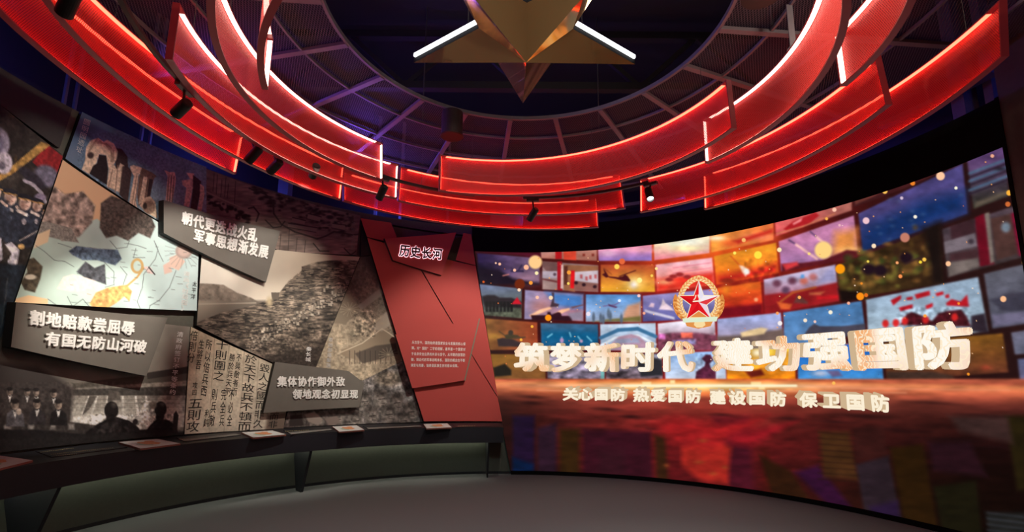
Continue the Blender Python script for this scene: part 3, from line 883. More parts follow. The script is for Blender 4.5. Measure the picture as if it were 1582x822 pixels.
txt = [([(55, 697), (150, 685), (196, 691), (80, 706)], [(62, 698.5, 115, 692), (78, 702, 176, 691.5), (86, 704.2, 120, 701)], 'dark caption plate between the two leftmost plaques'),
       ([(272, 676), (352, 668), (372, 672), (285, 682)], [(277, 679, 330, 675.5)], 'dark caption plate left of the calligraphy plaque'),
       ([(438, 665), (505, 660), (514, 664), (450, 671)], [(440, 666.4, 478, 664.4)], 'dark caption plate right of the calligraphy plaque'),
       ([(560, 658), (645, 655), (652, 659), (570, 663)], [(584, 660.6, 619, 659.4)], 'dark caption plate left of the last plaque'),
       ([(698, 655), (770, 654), (773, 658), (704, 660)], [(707, 658.3, 735, 657.6)], 'dark caption plate at the right end of the counter')]
rnd = random.Random(3)
for quad, rows, lab in txt:
    o = tag(slab_on_top('caption_plate', quad, 0.006, 'black'), lab, 'plate', 'dark caption plates on the counter')
    for x0, y0, x1, y1 in rows:
        V, Fc = [], []
        n = max(6, int((x1 - x0) / 3.2))
        for k in range(n):
            a, b = (k + 0.1) / n, (k + rnd.uniform(0.55, 0.85)) / n
            for u, dy in ((a, 0.55), (b, 0.55), (b, -0.45), (a, -0.45)):
                V.append(on_top(lerp(x0, x1, u), lerp(y0, y1, u) + dy * 0.8, 0.0075))
            m = len(V); Fc.append((m - 4, m - 3, m - 2, m - 1))
        obj('caption_line', pyd(V, Fc), 'gold', o)
    if lab.startswith('dark caption plate left of the c') or 'right of the c' in lab or 'left of the l' in lab:
        q = [(lerp(quad[3][0], quad[0][0], 0.45), lerp(quad[3][1], quad[0][1], 0.45)), (lerp(quad[2][0], quad[1][0], 0.45), lerp(quad[2][1], quad[1][1], 0.45)), quad[2], quad[3]]
        b = [on_top(x, y, 0.0078) for x, y in q]
        obj('picture_strip', pyd(b, [(0, 1, 2, 3)]), 'greyprint', o)
# ---------------------------------------------------------------- printed pictures on the display wall
BIG = lambda x0, y0, x1, y1: [(x0, y0), (x1, y0), (x1, y1), (x0, y1)]

def paint_band(p):
    p.mottle(BIG(-200, 100, 110, 540), 0.5, 16, 5)
    for k in range(60):
        r = random.Random(k); p.ell(r.uniform(-150, 95), r.uniform(170, 260), r.uniform(2, 7), r.uniform(2, 5), r.choice(((70, 60, 44), (96, 74, 48), (44, 44, 40), (60, 50, 48))), 0.8, 0.6)
    p.poly([(72, 222), (97, 242), (86, 285), (50, 250)], (150, 42, 44), 1.5)
    p.poly([(64, 219), (78, 224), (20, 268), (-10, 285), (-14, 276), (10, 264)], (190, 150, 84), 1.2)
    p.ell(-8, 222, 23, 27, (170, 165, 185), 0.15); p.ell(-12, 224, 17, 22, (128, 124, 150), 0.3)
    p.ell(6, 252, 13, 17, (215, 208, 222), 0.2); p.ell(3, 256, 6, 6, (120, 115, 130), 0.6)
    p.ell(72, 272, 20, 16, (120, 118, 138), 0.3, 1, 30); p.ell(50, 275, 26, 8, (52, 50, 60), 0.4, 1, 38)
    p.line([(38, 279), (52, 286), (64, 298), (70, 312)], 5, (188, 182, 196))
    p.ell(62, 305, 9, 6, (150, 140, 165), 0.4)
    # rows of bandsmen in dark uniform
    for hx, hy, sc in ((16, 306, 1.0), (39, 314, 0.95), (58, 318, 0.8), (-8, 297, 1.0), (-36, 302, 1.1), (-66, 310, 1.2), (72, 330, 0.6)):
        p.ell(hx + 2, hy + 38 * sc, 24 * sc, 34 * sc, (46, 52, 64), 0.2)
        p.mottle(BIG(hx - 20, hy + 12, hx + 26, hy + 68), 0.45, 6, int(hx * 3 + 500))
        p.ell(hx, hy, 9.5 * sc, 11 * sc, (236, 206, 190), 0.2)
        p.ell(hx - 4 * sc, hy + 3 * sc, 6 * sc, 9 * sc, (150, 118, 106), 0.9, 0.7); p.ell(hx + 3 * sc, hy + 5 * sc, 2.4 * sc, 0.9 * sc, (150, 92, 84), 0.9, 0.6); p.ell(hx + 3 * sc, hy - 2, 4 * sc, 1.1 * sc, (96, 74, 66), 0.9, 0.6)
        p.ell(hx - 1, hy - 10 * sc, 13 * sc, 5 * sc, (34, 36, 44), 0.2, 1, 14); p.line([(hx - 10 * sc, hy - 8 * sc), (hx + 11 * sc, hy - 4 * sc)], 2.2 * sc, (196, 152, 90))
        p.line([(hx - 12 * sc, hy + 12 * sc), (hx + 2, hy + 19 * sc)], 5 * sc, (222, 208, 200)); p.line([(hx + 10 * sc, hy + 14 * sc), (hx + 18 * sc, hy + 21 * sc)], 4 * sc, (214, 190, 176))
        p.ell(hx - 2, hy + 30 * sc, 3.5 * sc, 5 * sc, (186, 178, 184), 0.4)
    p.line([(30, 372), (58, 357)], 2, (176, 166, 160)); p.ell(33, 381, 5, 4, (226, 186, 120), 0.4)
    p.poly([(8, 378), (18, 374), (30, 386), (26, 408), (14, 418), (12, 404), (18, 392)], (226, 222, 234), 1.2)
    p.poly([(-20, 360), (2, 368), (4, 400), (-20, 420)], (206, 202, 216), 1.5)
    p.poly([(-80, 400), (46, 410), (24, 470), (2, 522), (-80, 530)], (34, 44, 54), 3, 0.85)
    p.mottle(BIG(-100, 380, 60, 530), 0.5, 12, 9)
    p.line([(12, 430), (4, 500)], 2, (66, 74, 80)); p.mottle(BIG(-200, 150, 110, 540), 0.35, 4, 91)

def paint_ruins(p):
    p.grad(BIG(90, 150, 330, 360), (82, 108, 134), (134, 160, 170), (180, 190), (230, 330))
    p.mottle(BIG(90, 150, 330, 360), 0.14, 20, 3)
    p.blob(112, 238, 18, 16, (120, 130, 150), 0.6)
    st, sh, dk = (226, 200, 172), (150, 122, 104), (62, 50, 48)
    p.poly([(177, 228), (188, 230), (197, 242), (198, 258), (203, 263), (196, 300), (180, 290)], dk, 1.2)
    p.poly([(131, 250), (133, 228), (140, 217), (152, 213), (160, 219), (166, 216), (176, 222), (182, 234), (180, 246), (176, 254), (181, 262), (186, 252), (192, 256), (186, 298), (165, 288), (168, 262), (164, 240), (153, 238), (149, 252), (143, 258), (139, 270), (126, 262)], st, 1.0)
    p.poly([(153, 239), (164, 241), (167, 262), (165, 286), (138, 268), (144, 256), (150, 252)], (40, 33, 34), 1.0)
    p.mottle([(138, 268), (165, 286), (170, 300), (130, 270)], 0.6, 5, 31)
    for k in range(5): p.line([(134 + k, 240 - k * 3), (146 + k, 222 - k * 2), (164, 221 + k), (176 - k, 232 + k), (175 - k, 250)], 0.9, sh, 0.8)
    p.ell(140, 240, 5, 5, (70, 56, 54), 0.5)
    for x0, x1, y0, y1 in ((167, 174, 262, 292), (178, 182, 256, 298), (186, 189, 258, 300)): p.line([(x1, y0), (x0, y1)], 1.6, sh)
    p.poly([(190, 256), (204, 263), (197, 315), (184, 300)], (70, 56, 54), 1.0)
    p.poly([(201, 257), (206, 255), (219, 259), (219, 266), (214, 271), (210, 312), (214, 330), (198, 322), (207, 272), (202, 263)], st, 0.9)
    p.poly([(219, 259), (234, 266), (242, 272), (238, 276), (232, 300), (228, 308), (214, 318), (212, 300), (216, 270)], (120, 98, 84), 0.9)
    for x in (207, 211): p.line([(x + 4, 272), (x - 4, 322)], 1.3, sh)
    p.poly([(222, 272), (228, 274), (222, 312), (214, 316)], st, 0.9); p.poly([(231, 276), (236, 278), (232, 304), (226, 312)], dk, 0.9)
    p.poly([(216, 318), (223, 306), (232, 303), (240, 312), (243, 338), (228, 330)], (214, 186, 158), 0.9)
    for r in (10, 7): p.ell(230, 320, r, r * 1.1, sh, 0.16, 0.6)
    p.ell(224, 318, 3, 5, (60, 48, 46), 0.5)
    p.poly([(254, 263), (262, 266), (270, 266), (272, 278), (266, 313), (256, 310), (259, 272)], st, 0.9)
    for x in (260, 264, 268): p.line([(x + 1, 272), (x - 2, 312)], 1.2, dk, 0.8)
    p.poly([(281, 279), (294, 277), (288, 267), (300, 268), (298, 290), (292, 320), (284, 318), (288, 290), (282, 286)], st, 0.9)
    p.poly([(298, 270), (311, 280), (309, 300), (304, 325), (294, 322), (298, 290)], (74, 58, 56), 0.9)
    p.poly([(309, 284), (315, 288), (316, 300), (311, 328), (305, 326), (309, 300)], st, 0.9)
    p.mottle(BIG(120, 205, 330, 345), 0.22, 2.2, 8, 2)

def paint_scroll(p):
    p.grad(BIG(300, 240, 570, 430), (132, 116, 104), (120, 100, 94), (330, 300), (540, 380))
    p.mottle(BIG(300, 240, 570, 430), 0.3, 26, 4); p.mottle(BIG(300, 240, 570, 430), 0.18, 2.0, 7, 1, 5.0)
    ink = (52, 44, 42)
    for x, y0, y1 in ((331, 268, 296), (336, 270, 300), (349, 274, 304), (353, 284, 306), (364, 280, 318), (343, 278, 304), (434, 362, 386), (447, 356, 388), (459, 368, 389), (472, 372, 392)):
        p.line([(x, y0), (x - 2, y1)], 0.9, ink, 0.9)
    for k in range(70):
        r = random.Random(40 + k); t = r.random()
        p.ell(lerp(318, 385, t), lerp(302, 338, t) + r.uniform(-4, 9), r.uniform(2, 5), r.uniform(1.5, 3.5), r.choice((ink, (36, 31, 30), (150, 134, 122))), 0.6, 0.75)
    p.line([(318, 296), (352, 312), (386, 326)], 2.2, (150, 136, 122), 0.8)
    p.line([(384, 322), (392, 320), (400, 330), (396, 342)], 2.4, ink, 0.8)
    for k in range(150):
        r = random.Random(140 + k); x = r.uniform(430, 545)
        p.ell(x, lerp(300, 342, (x - 430) / 115) + r.gauss(6, 9), r.uniform(2, 6), r.uniform(1.2, 3), r.choice((ink, (44, 38, 38), (70, 60, 56), (134, 118, 106))), 0.7, 0.7)
    for k in range(26):
        r = random.Random(340 + k); t = r.random(); p.ell(lerp(390, 425, t), lerp(292, 316, t) + r.gauss(0, 4), 5, 2.2, ink, 0.7, 0.6)
    p.line([(385, 291), (410, 300), (422, 312), (423, 330), (435, 347), (455, 358), (490, 369), (503, 365), (516, 358), (545, 363), (560, 361)], 2.6, (62, 54, 50), 0.8)
    for q in ([(452, 336), (472, 341), (470, 348), (450, 344)], [(476, 330), (496, 335), (494, 343), (474, 338)], [(446, 345), (490, 352), (488, 359), (444, 351)], [(514, 345), (534, 348), (532, 356), (512, 352)]):
        p.poly(q, (140, 124, 112), 0.8); p.line([q[0], q[1]], 1.5, ink); p.line([q[3], q[2]], 1.0, ink)
    for q in ([(410, 340), (422, 352), (434, 350), (440, 342)], [(484, 376), (494, 388), (508, 388)], [(532, 384), (542, 394), (550, 388)]): p.line(q, 1.8, ink, 0.9)

def paint_map(p):
    p.grad(BIG(0, 230, 330, 500), (176, 196, 184), (204, 226, 224), (60, 400), (260, 420))
    p.mottle(BIG(0, 230, 330, 500), 0.07, 30, 2)
    # plain generic land areas
    p.poly([(97, 245), (245, 335), (200, 345), (165, 350), (150, 338), (128, 345), (95, 340), (72, 352), (60, 330)], (226, 186, 146), 2)
    p.patch([(62, 302), (84, 288), (100, 300), (128, 296), (147, 318), (142, 344), (122, 366), (96, 372), (76, 352), (64, 340)], (150, 132, 122), 4, 0.75, 7, 12)
    p.patch([(56, 345), (70, 342), (110, 352), (122, 375), (100, 372), (60, 362)], (138, 132, 124), 2, 0.3, 2, 13)
    p.patch([(156, 314), (172, 302), (200, 312), (232, 332), (240, 350), (232, 368), (214, 360), (198, 372), (180, 364), (164, 368), (154, 352)], (84, 74, 68), 2.5, 0.5, 3, 14)
    p.poly([(58, 362), (78, 354), (74, 374), (52, 384)], (222, 196, 160), 1.5)
    p.patch([(106, 388), (118, 380), (150, 384), (182, 386), (188, 400), (178, 410), (150, 402), (128, 402), (112, 394)], (88, 104, 124), 2, 0.5, 4, 15)
    p.patch([(98, 428), (112, 424), (146, 432), (152, 440), (144, 458), (120, 452), (88, 446)], (232, 216, 206), 1.5, 0.08, 4, 25)
    p.patch([(118, 420), (132, 404), (146, 414), (162, 408), (164, 440), (148, 434), (130, 428)], (70, 72, 78), 2, 0.6, 5, 16)
    p.patch([(40, 402), (52, 398), (66, 412), (62, 432), (54, 452), (38, 448), (32, 436), (42, 420)], (80, 72, 58), 2, 0.5, 5, 17)
    p.ell(47, 428, 9, 4, (216, 206, 186), 0.5)
    p.patch([(146, 478), (138, 470), (148, 452), (168, 444), (196, 440), (204, 450), (200, 466), (192, 458), (180, 468), (160, 480)], (222, 176, 110), 1.5, 0.35, 5, 18)
    p.line([(196, 442), (212, 428), (222, 414)], 3, (206, 164, 100)); p.ell(212, 411, 10, 12, (200, 166, 108), 0.12); p.ell(212, 411, 6, 8, (196, 216, 208), 0.2)
    p.poly([(222, 412), (232, 412), (240, 424), (228, 422)], (226, 202, 196), 0.8); p.line([(230, 413), (239, 424)], 2, (60, 60, 60))
    p.poly([(22, 462), (44, 456), (74, 462), (74, 470), (24, 468)], (226, 190, 146), 1)
    p.poly([(262, 398), (276, 392), (286, 404), (276, 418), (262, 412)], (226, 196, 180), 1.5); p.poly([(252, 410), (262, 404), (266, 420), (254, 424)], (222, 192, 178), 1.5)
    p.ell(284, 388, 13, 12, (176, 158, 150), 0.2); p.ell(284, 388, 9, 8, (206, 180, 170), 0.4)
    ink = (86, 92, 92)
    # coast and border lines, compass spokes
    for q in ([(238, 372), (244, 386), (240, 400), (222, 424), (220, 444), (212, 466), (218, 480)], [(272, 418), (262, 444), (246, 464), (232, 472), (230, 480)], [(56, 380), (68, 388), (84, 402), (100, 404), (114, 412)], [(90, 376), (110, 382)], [(186, 412), (196, 424), (190, 440)],
              [(160, 404), (176, 420), (176, 440), (162, 444)], [(196, 376), (214, 380), (226, 384)], [(210, 384), (206, 398), (224, 398)], [(240, 376), (246, 392), (252, 404)], [(74, 462), (88, 472), (84, 480)], [(170, 372), (180, 384), (196, 382), (200, 372)], [(104, 458), (112, 474), (128, 462), (138, 474)]):
        p.line(q, 0.9, ink, 0.85)
    for k in range(22):
        a = math.radians(k * 16.4); p.line([(284 + 14 * math.cos(a), 388 + 13 * math.sin(a)), (284 + 30 * math.cos(a), 388 + 27 * math.sin(a))], 0.6, ink, 0.5)
    for k in range(44):
        r = random.Random(900 + k); x, y = r.uniform(100, 300), r.uniform(376, 474)
        p.line([(x, y), (x + r.uniform(3, 9), y + r.uniform(0, 1.5))], 1.0, ink, 0.55)

def paint_wall_photo(p):
    p.grad(BIG(290, 370, 570, 580), (228, 220, 206), (176, 160, 140), (330, 430), (480, 395))
    p.mottle(BIG(290, 370, 570, 580), 0.05, 30, 2)
    hill = [(300, 438), (320, 438), (345, 440), (366, 452), (388, 460), (402, 468), (400, 520), (300, 520)]
    p.poly(hill, (128, 116, 104), 2); p.mottle(hill, 0.3, 6, 3)
    p.grad(BIG(295, 464, 410, 512), (150, 138, 122), (96, 88, 80), (310, 468), (330, 510), 4, 0.85)
    p.line([(300, 470), (350, 469), (395, 468)], 2.5, (168, 156, 140), 0.6)
    slope = [(300, 500), (345, 482), (385, 474), (420, 462), (420, 452), (432, 452), (446, 434), (466, 418), (466, 412), (492, 404), (515, 402), (540, 402), (562, 404), (562, 600), (300, 600)]
    p.poly(slope, (92, 82, 72), 1.5)
    p.mottle(slope, 0.85, 3.5, 21, 3, 3.0); p.mottle(slope, 0.6, 14, 22)
    for k in range(1000):
        r = random.Random(1000 + k); x = r.uniform(303, 555); yt = np.interp(x, [300, 345, 385, 420, 446, 466, 515, 560], [500, 482, 474, 462, 436, 418, 404, 404])
        y = yt + abs(r.gauss(0, 1)) * 40 + 3
        if y > 520 - (x - 420) * 0.25 + 30: continue
        L_ = r.uniform(2, 9); sl = r.uniform(-1.2, 1.0)
        p.line([(x, y), (x + L_, y + sl)], r.uniform(0.6, 1.5), r.choice(((44, 39, 36), (36, 32, 31), (158, 142, 122), (128, 114, 98), (70, 62, 56))), 0.8)
    for k in range(230):                                   # pale coursed stones along the lower edge
        r = random.Random(2000 + k); t = r.random(); x = lerp(378, 552, t) + r.gauss(0, 5); y = lerp(540, 436, t ** 0.85) + r.gauss(6, 6)
        w, h = r.uniform(1.0, 2.6), r.uniform(1.4, 3.2)
        p.poly([(x - w, y - h), (x + w * 0.8, y - h * 1.1), (x + w, y + h), (x - w * 0.9, y + h * 0.9)], r.choice(((152, 140, 124), (132, 120, 106), (170, 158, 142), (106, 96, 86))), 1.0, 0.85)
        p.line([(x - w, y + h), (x + w, y + h)], 1, (40, 36, 34), 0.8)
    p.poly([(380, 560), (420, 548), (470, 538), (510, 520), (540, 470), (560, 440), (560, 600), (380, 600)], (62, 54, 48), 12, 0.75)
    p.mottle(BIG(380, 500, 560, 580), 0.5, 3, 28)
    p.poly([(419, 452), (432, 452), (430, 462), (420, 462)], (92, 82, 72), 1); p.ell(416, 466, 5, 8, (176, 158, 126), 0.8, 0.7)

def paint_talks(p):
    p.grad(BIG(-200, 450, 310, 720), (96, 90, 84), (150, 142, 130), (20, 580), (230, 520))
    p.mottle(BIG(-200, 450, 310, 720), 0.2, 30, 2)
    p.poly([(112, 592), (240, 578), (292, 566), (292, 588), (200, 594), (112, 600)], (92, 86, 78), 2); p.poly([(226, 576), (292, 566), (294, 576), (228, 586)], (58, 52, 48), 1.5)
    p.poly([(112, 602), (290, 596), (290, 612), (112, 614)], (74, 70, 66), 2)
    p.grad(BIG(108, 611, 290, 660), (150, 144, 134), (206, 202, 190), (150, 612), (150, 646))                      # screen wall
    for x0, x1 in ((136, 124), (149, 138), (166, 158), (188, 188), (208, 212), (224, 226)):
        p.poly([(x0, 612), (x0 + 3, 612), (x1 + 4, 645), (x1, 645)], (226, 222, 212), 1.2)
    for q in ([(138, 612), (150, 612), (138, 632), (127, 642)], [(168, 602), (186, 606), (186, 618), (166, 620)]): p.poly(q, (96, 90, 84), 1.5)
    for y in (618, 624, 630): p.line([(112, y), (288, y - 1)], 0.8, (110, 104, 98), 0.6)
    p.poly([(110, 644), (165, 641), (240, 640), (240, 656), (160, 655), (112, 653)], (236, 232, 222), 2)
    p.poly([(-200, 655), (20, 655), (110, 652), (160, 658), (150, 690), (-200, 720)], (60, 56, 54), 2)
    for x, w in ((48, 5), (82, 4), (12, 6), (110, 5)): p.poly([(x - w, 654), (x + w, 654), (x + w, 664), (x - w, 664)], (150, 144, 138), 3, 0.8)
    p.poly([(-200, 662), (60, 664), (140, 672), (140, 720), (-200, 720)], (32, 30, 31), 3)
    p.poly([(-200, 560), (0, 560), (60, 565), (115, 600), (110, 655), (-200, 660)], (62, 56, 54), 6, 0.75)
    def man(x, y, s, suit, lean=0, back=False, hair=(34, 30, 30), skin=(172, 154, 138)):
        p.poly([(x - 14 * s, y + 34 * s), (x - 12 * s, y + 14 * s), (x - 5 * s, y + 8 * s), (x + 5 * s, y + 8 * s), (x + 13 * s, y + 15 * s), (x + 15 * s, y + 34 * s)], suit, 1.5)
        p.ell(x, y, 6 * s, 8 * s, skin if not back else hair, 0.2)
        p.ell(x, y - 5 * s, 6.2 * s, 4 * s, hair, 0.4); p.ell(x - 3 * s, y, 3 * s, 6 * s, hair, 0.9, 0.5)
        if not back:
            p.poly([(x - 3 * s, y + 9 * s), (x + 4 * s, y + 9 * s), (x, y + 22 * s)], (226, 222, 216), 1)
            p.ell(x, y + 4 * s, 3.2 * s, 1.4 * s, (96, 82, 74), 0.9, 0.7); p.ell(x, y + 10 * s, 2.2 * s, 1 * s, (24, 22, 22), 0.4)
    for x, y, s in ((15, 605, .75), (42, 606, .75), (56, 606, .8), (83, 608, .8), (-30, 604, .8), (-70, 604, .8)): man(x, y, s, (66, 60, 58), skin=(150, 134, 122))
    for x, y, s, c in ((23, 625, 1.0, (92, 90, 94)), (57, 624, 0.95, (52, 48, 50)), (90, 625, 0.95, (34, 32, 33)), (-25, 626, 1.0, (60, 56, 58)), (-65, 628, 1.0, (50, 46, 48))): man(x, y, s, c)
    p.ell(29, 636, 4, 5, (206, 188, 172), 0.4)
    def back_figure(x, y, s, robe, light=None):
        p.poly([(x - 34 * s, y + 50 * s), (x - 20 * s, y + 30 * s), (x - 8 * s, y + 19 * s), (x + 12 * s, y + 19 * s), (x + 26 * s, y + 28 * s), (x + 36 * s, y + 52 * s)], robe, 2)
        p.ell(x, y, 11 * s, 14 * s, (30, 26, 26), 0.15); p.ell(x + 4 * s, y - 8 * s, 5 * s, 4 * s, (90, 84, 80), 0.8, 0.6); p.ell(x - 1, y + 14 * s, 8 * s, 8 * s, (30, 26, 26), 0.3)
    p.poly([(133, 668), (150, 655), (165, 648), (180, 644), (200, 650), (214, 660), (244, 658), (270, 672), (270, 700), (130, 700)], (30, 27, 28), 1.5)
    back_figure(172, 634, 1.0, (44, 40, 40)); p.mottle(BIG(138, 640, 215, 675), 0.9, 5, 41)
    p.ell(230, 632, 9, 12, (206, 200, 190), 0.3); p.poly([(212, 658), (222, 645), (238, 640), (246, 652), (242, 664), (216, 664)], (214, 206, 194), 2); p.mottle(BIG(210, 620, 250, 668), 0.6, 4, 42)
    back_figure(248, 632, 0.85, (28, 25, 26)); p.mottle(BIG(236, 640, 268, 664), 0.8, 4, 43)
    p.ell(236, 626, 6, 6, (120, 110, 100), 0.5)
    p.poly([(268, 640), (272, 634), (276, 642), (273, 676), (266, 676)], (40, 34, 34), 1.2); p.ell(209, 652, 4, 5, (40, 36, 36), 0.4)
    p.poly([(-200, 690), (100, 672), (290, 664), (290, 720), (-200, 720)], (40, 38, 38), 4, 0.6)
    p.mottle(BIG(-200, 590, 310, 720), 0.3, 3.5, 92); p.mottle(BIG(-200, 600, 100, 665), 0.4, 6, 93)

def paint_paper(p):
    p.grad(BIG(280, 495, 460, 680), (206, 190, 160), (214, 202, 182), (300, 520), (380, 660))
    p.mottle(BIG(280, 495, 460, 680), 0.16, 18, 2); p.mottle(BIG(280, 495, 460, 680), 0.10, 2.5, 3)
    for x0 in (306, 331, 354, 378, 401, 420, 434):
        p.line([(x0 + 2, 500), (x0 - 9, 680)], 0.8, (120, 106, 90), 0.6)
    p.poly([(413, 640), (450, 634), (440, 666), (408, 668)], (120, 104, 92), 4, 0.7)

def paint_village(p):
    p.grad(BIG(480, 330, 660, 600), (84, 78, 72), (160, 146, 124), (560, 380), (540, 520))
    p.mottle(BIG(480, 330, 660, 600), 0.35, 26, 2); p.mottle(BIG(480, 330, 660, 600), 0.3, 3, 3)
    p.poly([(545, 330), (600, 400), (612, 452), (585, 440), (560, 400)], (52, 48, 46), 10, 0.8)
    for q, c in (([(586, 446), (596, 452), (560, 478), (550, 474)], (150, 142, 128)), ([(526, 548), (528, 540), (575, 522), (590, 508), (600, 512), (622, 528), (620, 556), (560, 560)], (150, 134, 112)),
                 ([(574, 508), (594, 484), (610, 470), (606, 500), (590, 512)], (176, 164, 146)), ([(548, 546), (580, 534), (612, 530), (615, 548), (560, 562)], (92, 82, 72)), ([(515, 470), (540, 452), (556, 476), (534, 502), (512, 498)], (134, 122, 104))):
        p.poly(q, c, 2, 0.85)
    p.line([(523, 546), (560, 530), (590, 508), (600, 514), (622, 530)], 1.6, (206, 192, 166))
    for x in range(540, 612, 8): p.line([(x, 542), (x, 562)], 1, (58, 50, 46), 0.8)
    for cx, cy in ((540, 478), (600, 548), (590, 500)):
        for k in range(14):
            a = math.radians(k * 26); p.line([(cx, cy), (cx + 15 * math.cos(a), cy + 11 * math.sin(a))], 0.9, (186, 172, 146), 0.6)
    p.line([(520, 524), (537, 524), (537, 534), (520, 534), (520, 524)], 1, (190, 176, 150)); p.mottle(BIG(545, 480, 580, 520), 0.7, 4, 9)

def paint_battle(p):
    p.grad(BIG(400, 540, 660, 680), (92, 82, 78), (120, 118, 116), (440, 640), (640, 600))
    p.mottle(BIG(400, 540, 660, 680), 0.5, 15, 2); p.mottle(BIG(400, 540, 660, 680), 0.25, 3, 3)
    p.ell(600, 585, 22, 12, (132, 122, 108), 0.6); p.mottle(BIG(575, 570, 625, 600), 0.6, 7, 6)
    for k, (x, y) in enumerate(((562, 620), (588, 616), (612, 622), (634, 636), (600, 640), (574, 642), (622, 650), (548, 650), (520, 648), (490, 650), (460, 650))):
        p.ell(x, y, 12, 15, (118, 112, 106), 0.25); p.ell(x + 1, y - 9, 11, 7, (80, 74, 70), 0.8, 0.8); p.ell(x + 2, y + 3, 6, 8, (140, 132, 124), 0.8)
        p.line([(x - 3, y + 1), (x + 6, y)], 1.4, (50, 45, 44)); p.line([(x + 1, y + 7), (x + 6, y + 7)], 1.2, (60, 54, 52)); p.line([(x - 12, y + 14), (x, y + 20), (x + 12, y + 14)], 1.6, (170, 160, 148), 0.7)
    p.mottle(BIG(400, 560, 660, 680), 0.55, 4, 94, 3)
    for q, c in (([(470, 640), (486, 636), (500, 648), (492, 658), (476, 652)], (160, 146, 136)), ([(500, 646), (520, 642), (528, 654), (508, 658)], (134, 120, 112)), ([(448, 642), (466, 640), (470, 658), (446, 660)], (58, 50, 48))): p.poly(q, c, 2, 0.8)

DW = 'photo_board'
board('plain_board', 'plain charcoal board at the top left corner of the display wall', 'board', [(-120, 34), (0, 104), (112, 168), (92, 229), (72, 219), (0, 161), (-120, 60)], 4.63, 0.04, 'plain')
board(DW, 'dim colour photo of a military band with tubas and a red flag at far left', 'photo board', [(-120, 62), (0, 161), (98, 240), (24, 466), (2, 526), (-120, 540)], 4.615, 0.05, None, paint=paint_band, base=(56, 52, 48), res=100)
o = board(DW, 'photo of carved stone palace ruins under a blue sky, topmost on the left', 'photo board', [(127, 173), (319, 258), (320, 334), (243, 340), (101, 245)], 4.63, 0.04, None, paint=paint_ruins, base=(100, 130, 150), res=130)
obj('caption', text_row('圆明园遗址', [(130, 182), (141, 186), (126, 239), (116, 234)], 4.627, 0.0, vertical=True, fill=0.92), 'whiteprint', o, 'white caption')
o = board(DW, 'brown ink scroll painting of boats and a river town, right of the stone ruins', 'photo board', [(319, 261), (557, 333), (550, 394), (433, 388), (318, 332)], 4.63, 0.04, None, paint=paint_scroll, base=(125, 108, 98), res=120)
obj('caption', text_row('清明上河图', [(543, 341), (550, 343), (548, 388), (541, 387)], 4.627, 0.0, vertical=True, fill=0.9), 'greyprint', o, 'faint grey caption')
o = board(DW, 'pale blue and tan printed map on the left under the stone ruins', 'photo board', [(97, 247), (241, 341), (307, 386), (304, 480), (23, 467)], 4.60, 0.05, None, paint=paint_map, base=(190, 208, 196), res=130)
obj('caption', text_row('漫画《时局图》', [(284, 418), (294, 420), (289, 482), (279, 481)], 4.597, 0.005, vertical=True, fill=0.92), 'white', o, 'white caption')
obj('map_lettering', text_rows([('太平洋', [(298, 434), (305, 435), (301, 464), (294, 463)])], 4.597, vertical=True, fill=0.9), 'ink', o, 'black lettering')
o = board(DW, 'monochrome photo of a ruined stone wall climbing a hillside under a pale sky', 'photo board', [(312, 389), (430, 386), (556, 397), (488, 567), (423, 561), (304, 503)], 4.59, 0.06, None, paint=paint_wall_photo, base=(200, 190, 175), res=150)
obj('caption', text_row('秦长城', [(473, 535), (482, 536), (480, 560), (471, 559)], 4.587, 0.005, vertical=True, fill=0.9), 'white', o, 'white caption')
o = board(DW, 'monochrome photo of men in suits and robed officials at a long table, lower left', 'photo board', [(-120, 560), (20, 470), (294, 505), (288, 671), (0, 699), (-120, 712)], 4.625, 0.045, None, paint=paint_talks, base=(110, 104, 98), res=120)
obj('caption', text_row('清政府签订不平等条约', [(274, 512), (284, 513), (271, 612), (261, 611)], 4.622, 0.006, vertical=True, fill=0.86), 'white', o, 'white caption')
o = board(DW, 'beige sheet of black brush calligraphy below the ruined wall photo', 'photo board', [(295, 505), (424, 563), (448, 600), (438, 662), (285, 671)], 4.61, 0.05, None, paint=paint_paper, base=(206, 190, 160), res=90)
rows = [('倍則分', [(295, 510), (307, 511), (300, 562), (288, 561)]), ('五則攻', [(291, 615), (315, 614), (307, 668), (287, 669)]),
        ('十則圍之', [(334, 524), (354, 526), (346, 590), (328, 588)]), ('於天下故兵不頓而', [(379, 546), (398, 551), (388, 666), (366, 666)]),
        ('毀人之國而非久', [(402, 560), (418, 564), (406, 662), (390, 662)]), ('而非', [(417, 638), (432, 637), (428, 662), (413, 662)]),
        ('生將吾', [(308, 524), (317, 525), (310, 572), (301, 571)]), ('所以倍兵西', [(319, 522), (329, 526), (319, 614), (309, 612)]), ('勝於兵天下', [(355, 545), (364, 547), (356, 612), (346, 611)]),
        ('不與敵者而', [(366, 545), (374, 547), (366, 612), (357, 611)]), ('利鈍', [(317, 632), (326, 632), (323, 660), (313, 661)]), ('則兵敵', [(328, 600), (337, 600), (331, 660), (323, 660)]),
        ('完全兵', [(342, 600), (351, 600), (346, 660), (338, 660)]), ('不必全', [(354, 600), (363, 600), (358, 660), (350, 660)]), ('攻四', [(298, 590), (306, 590), (304, 612), (296, 612)])]
text_parts('brush_column', rows, 4.607, 'ink', o, 'column of black brush characters', bold=0.004, vertical=True, fill=0.97)
o = board(DW, 'sepia drawing of thatched village huts beside the red panel', 'photo board', [(557, 397), (574, 395), (623, 557), (560, 588), (488, 568)], 4.62, 0.05, None, paint=paint_village, base=(110, 100, 88), res=130)
obj('caption', text_row('原始部落聚落', [(508, 521), (515, 522), (511, 569), (503, 569)], 4.617, 0.0, vertical=True, fill=0.88), 'whiteprint', o, 'white caption')
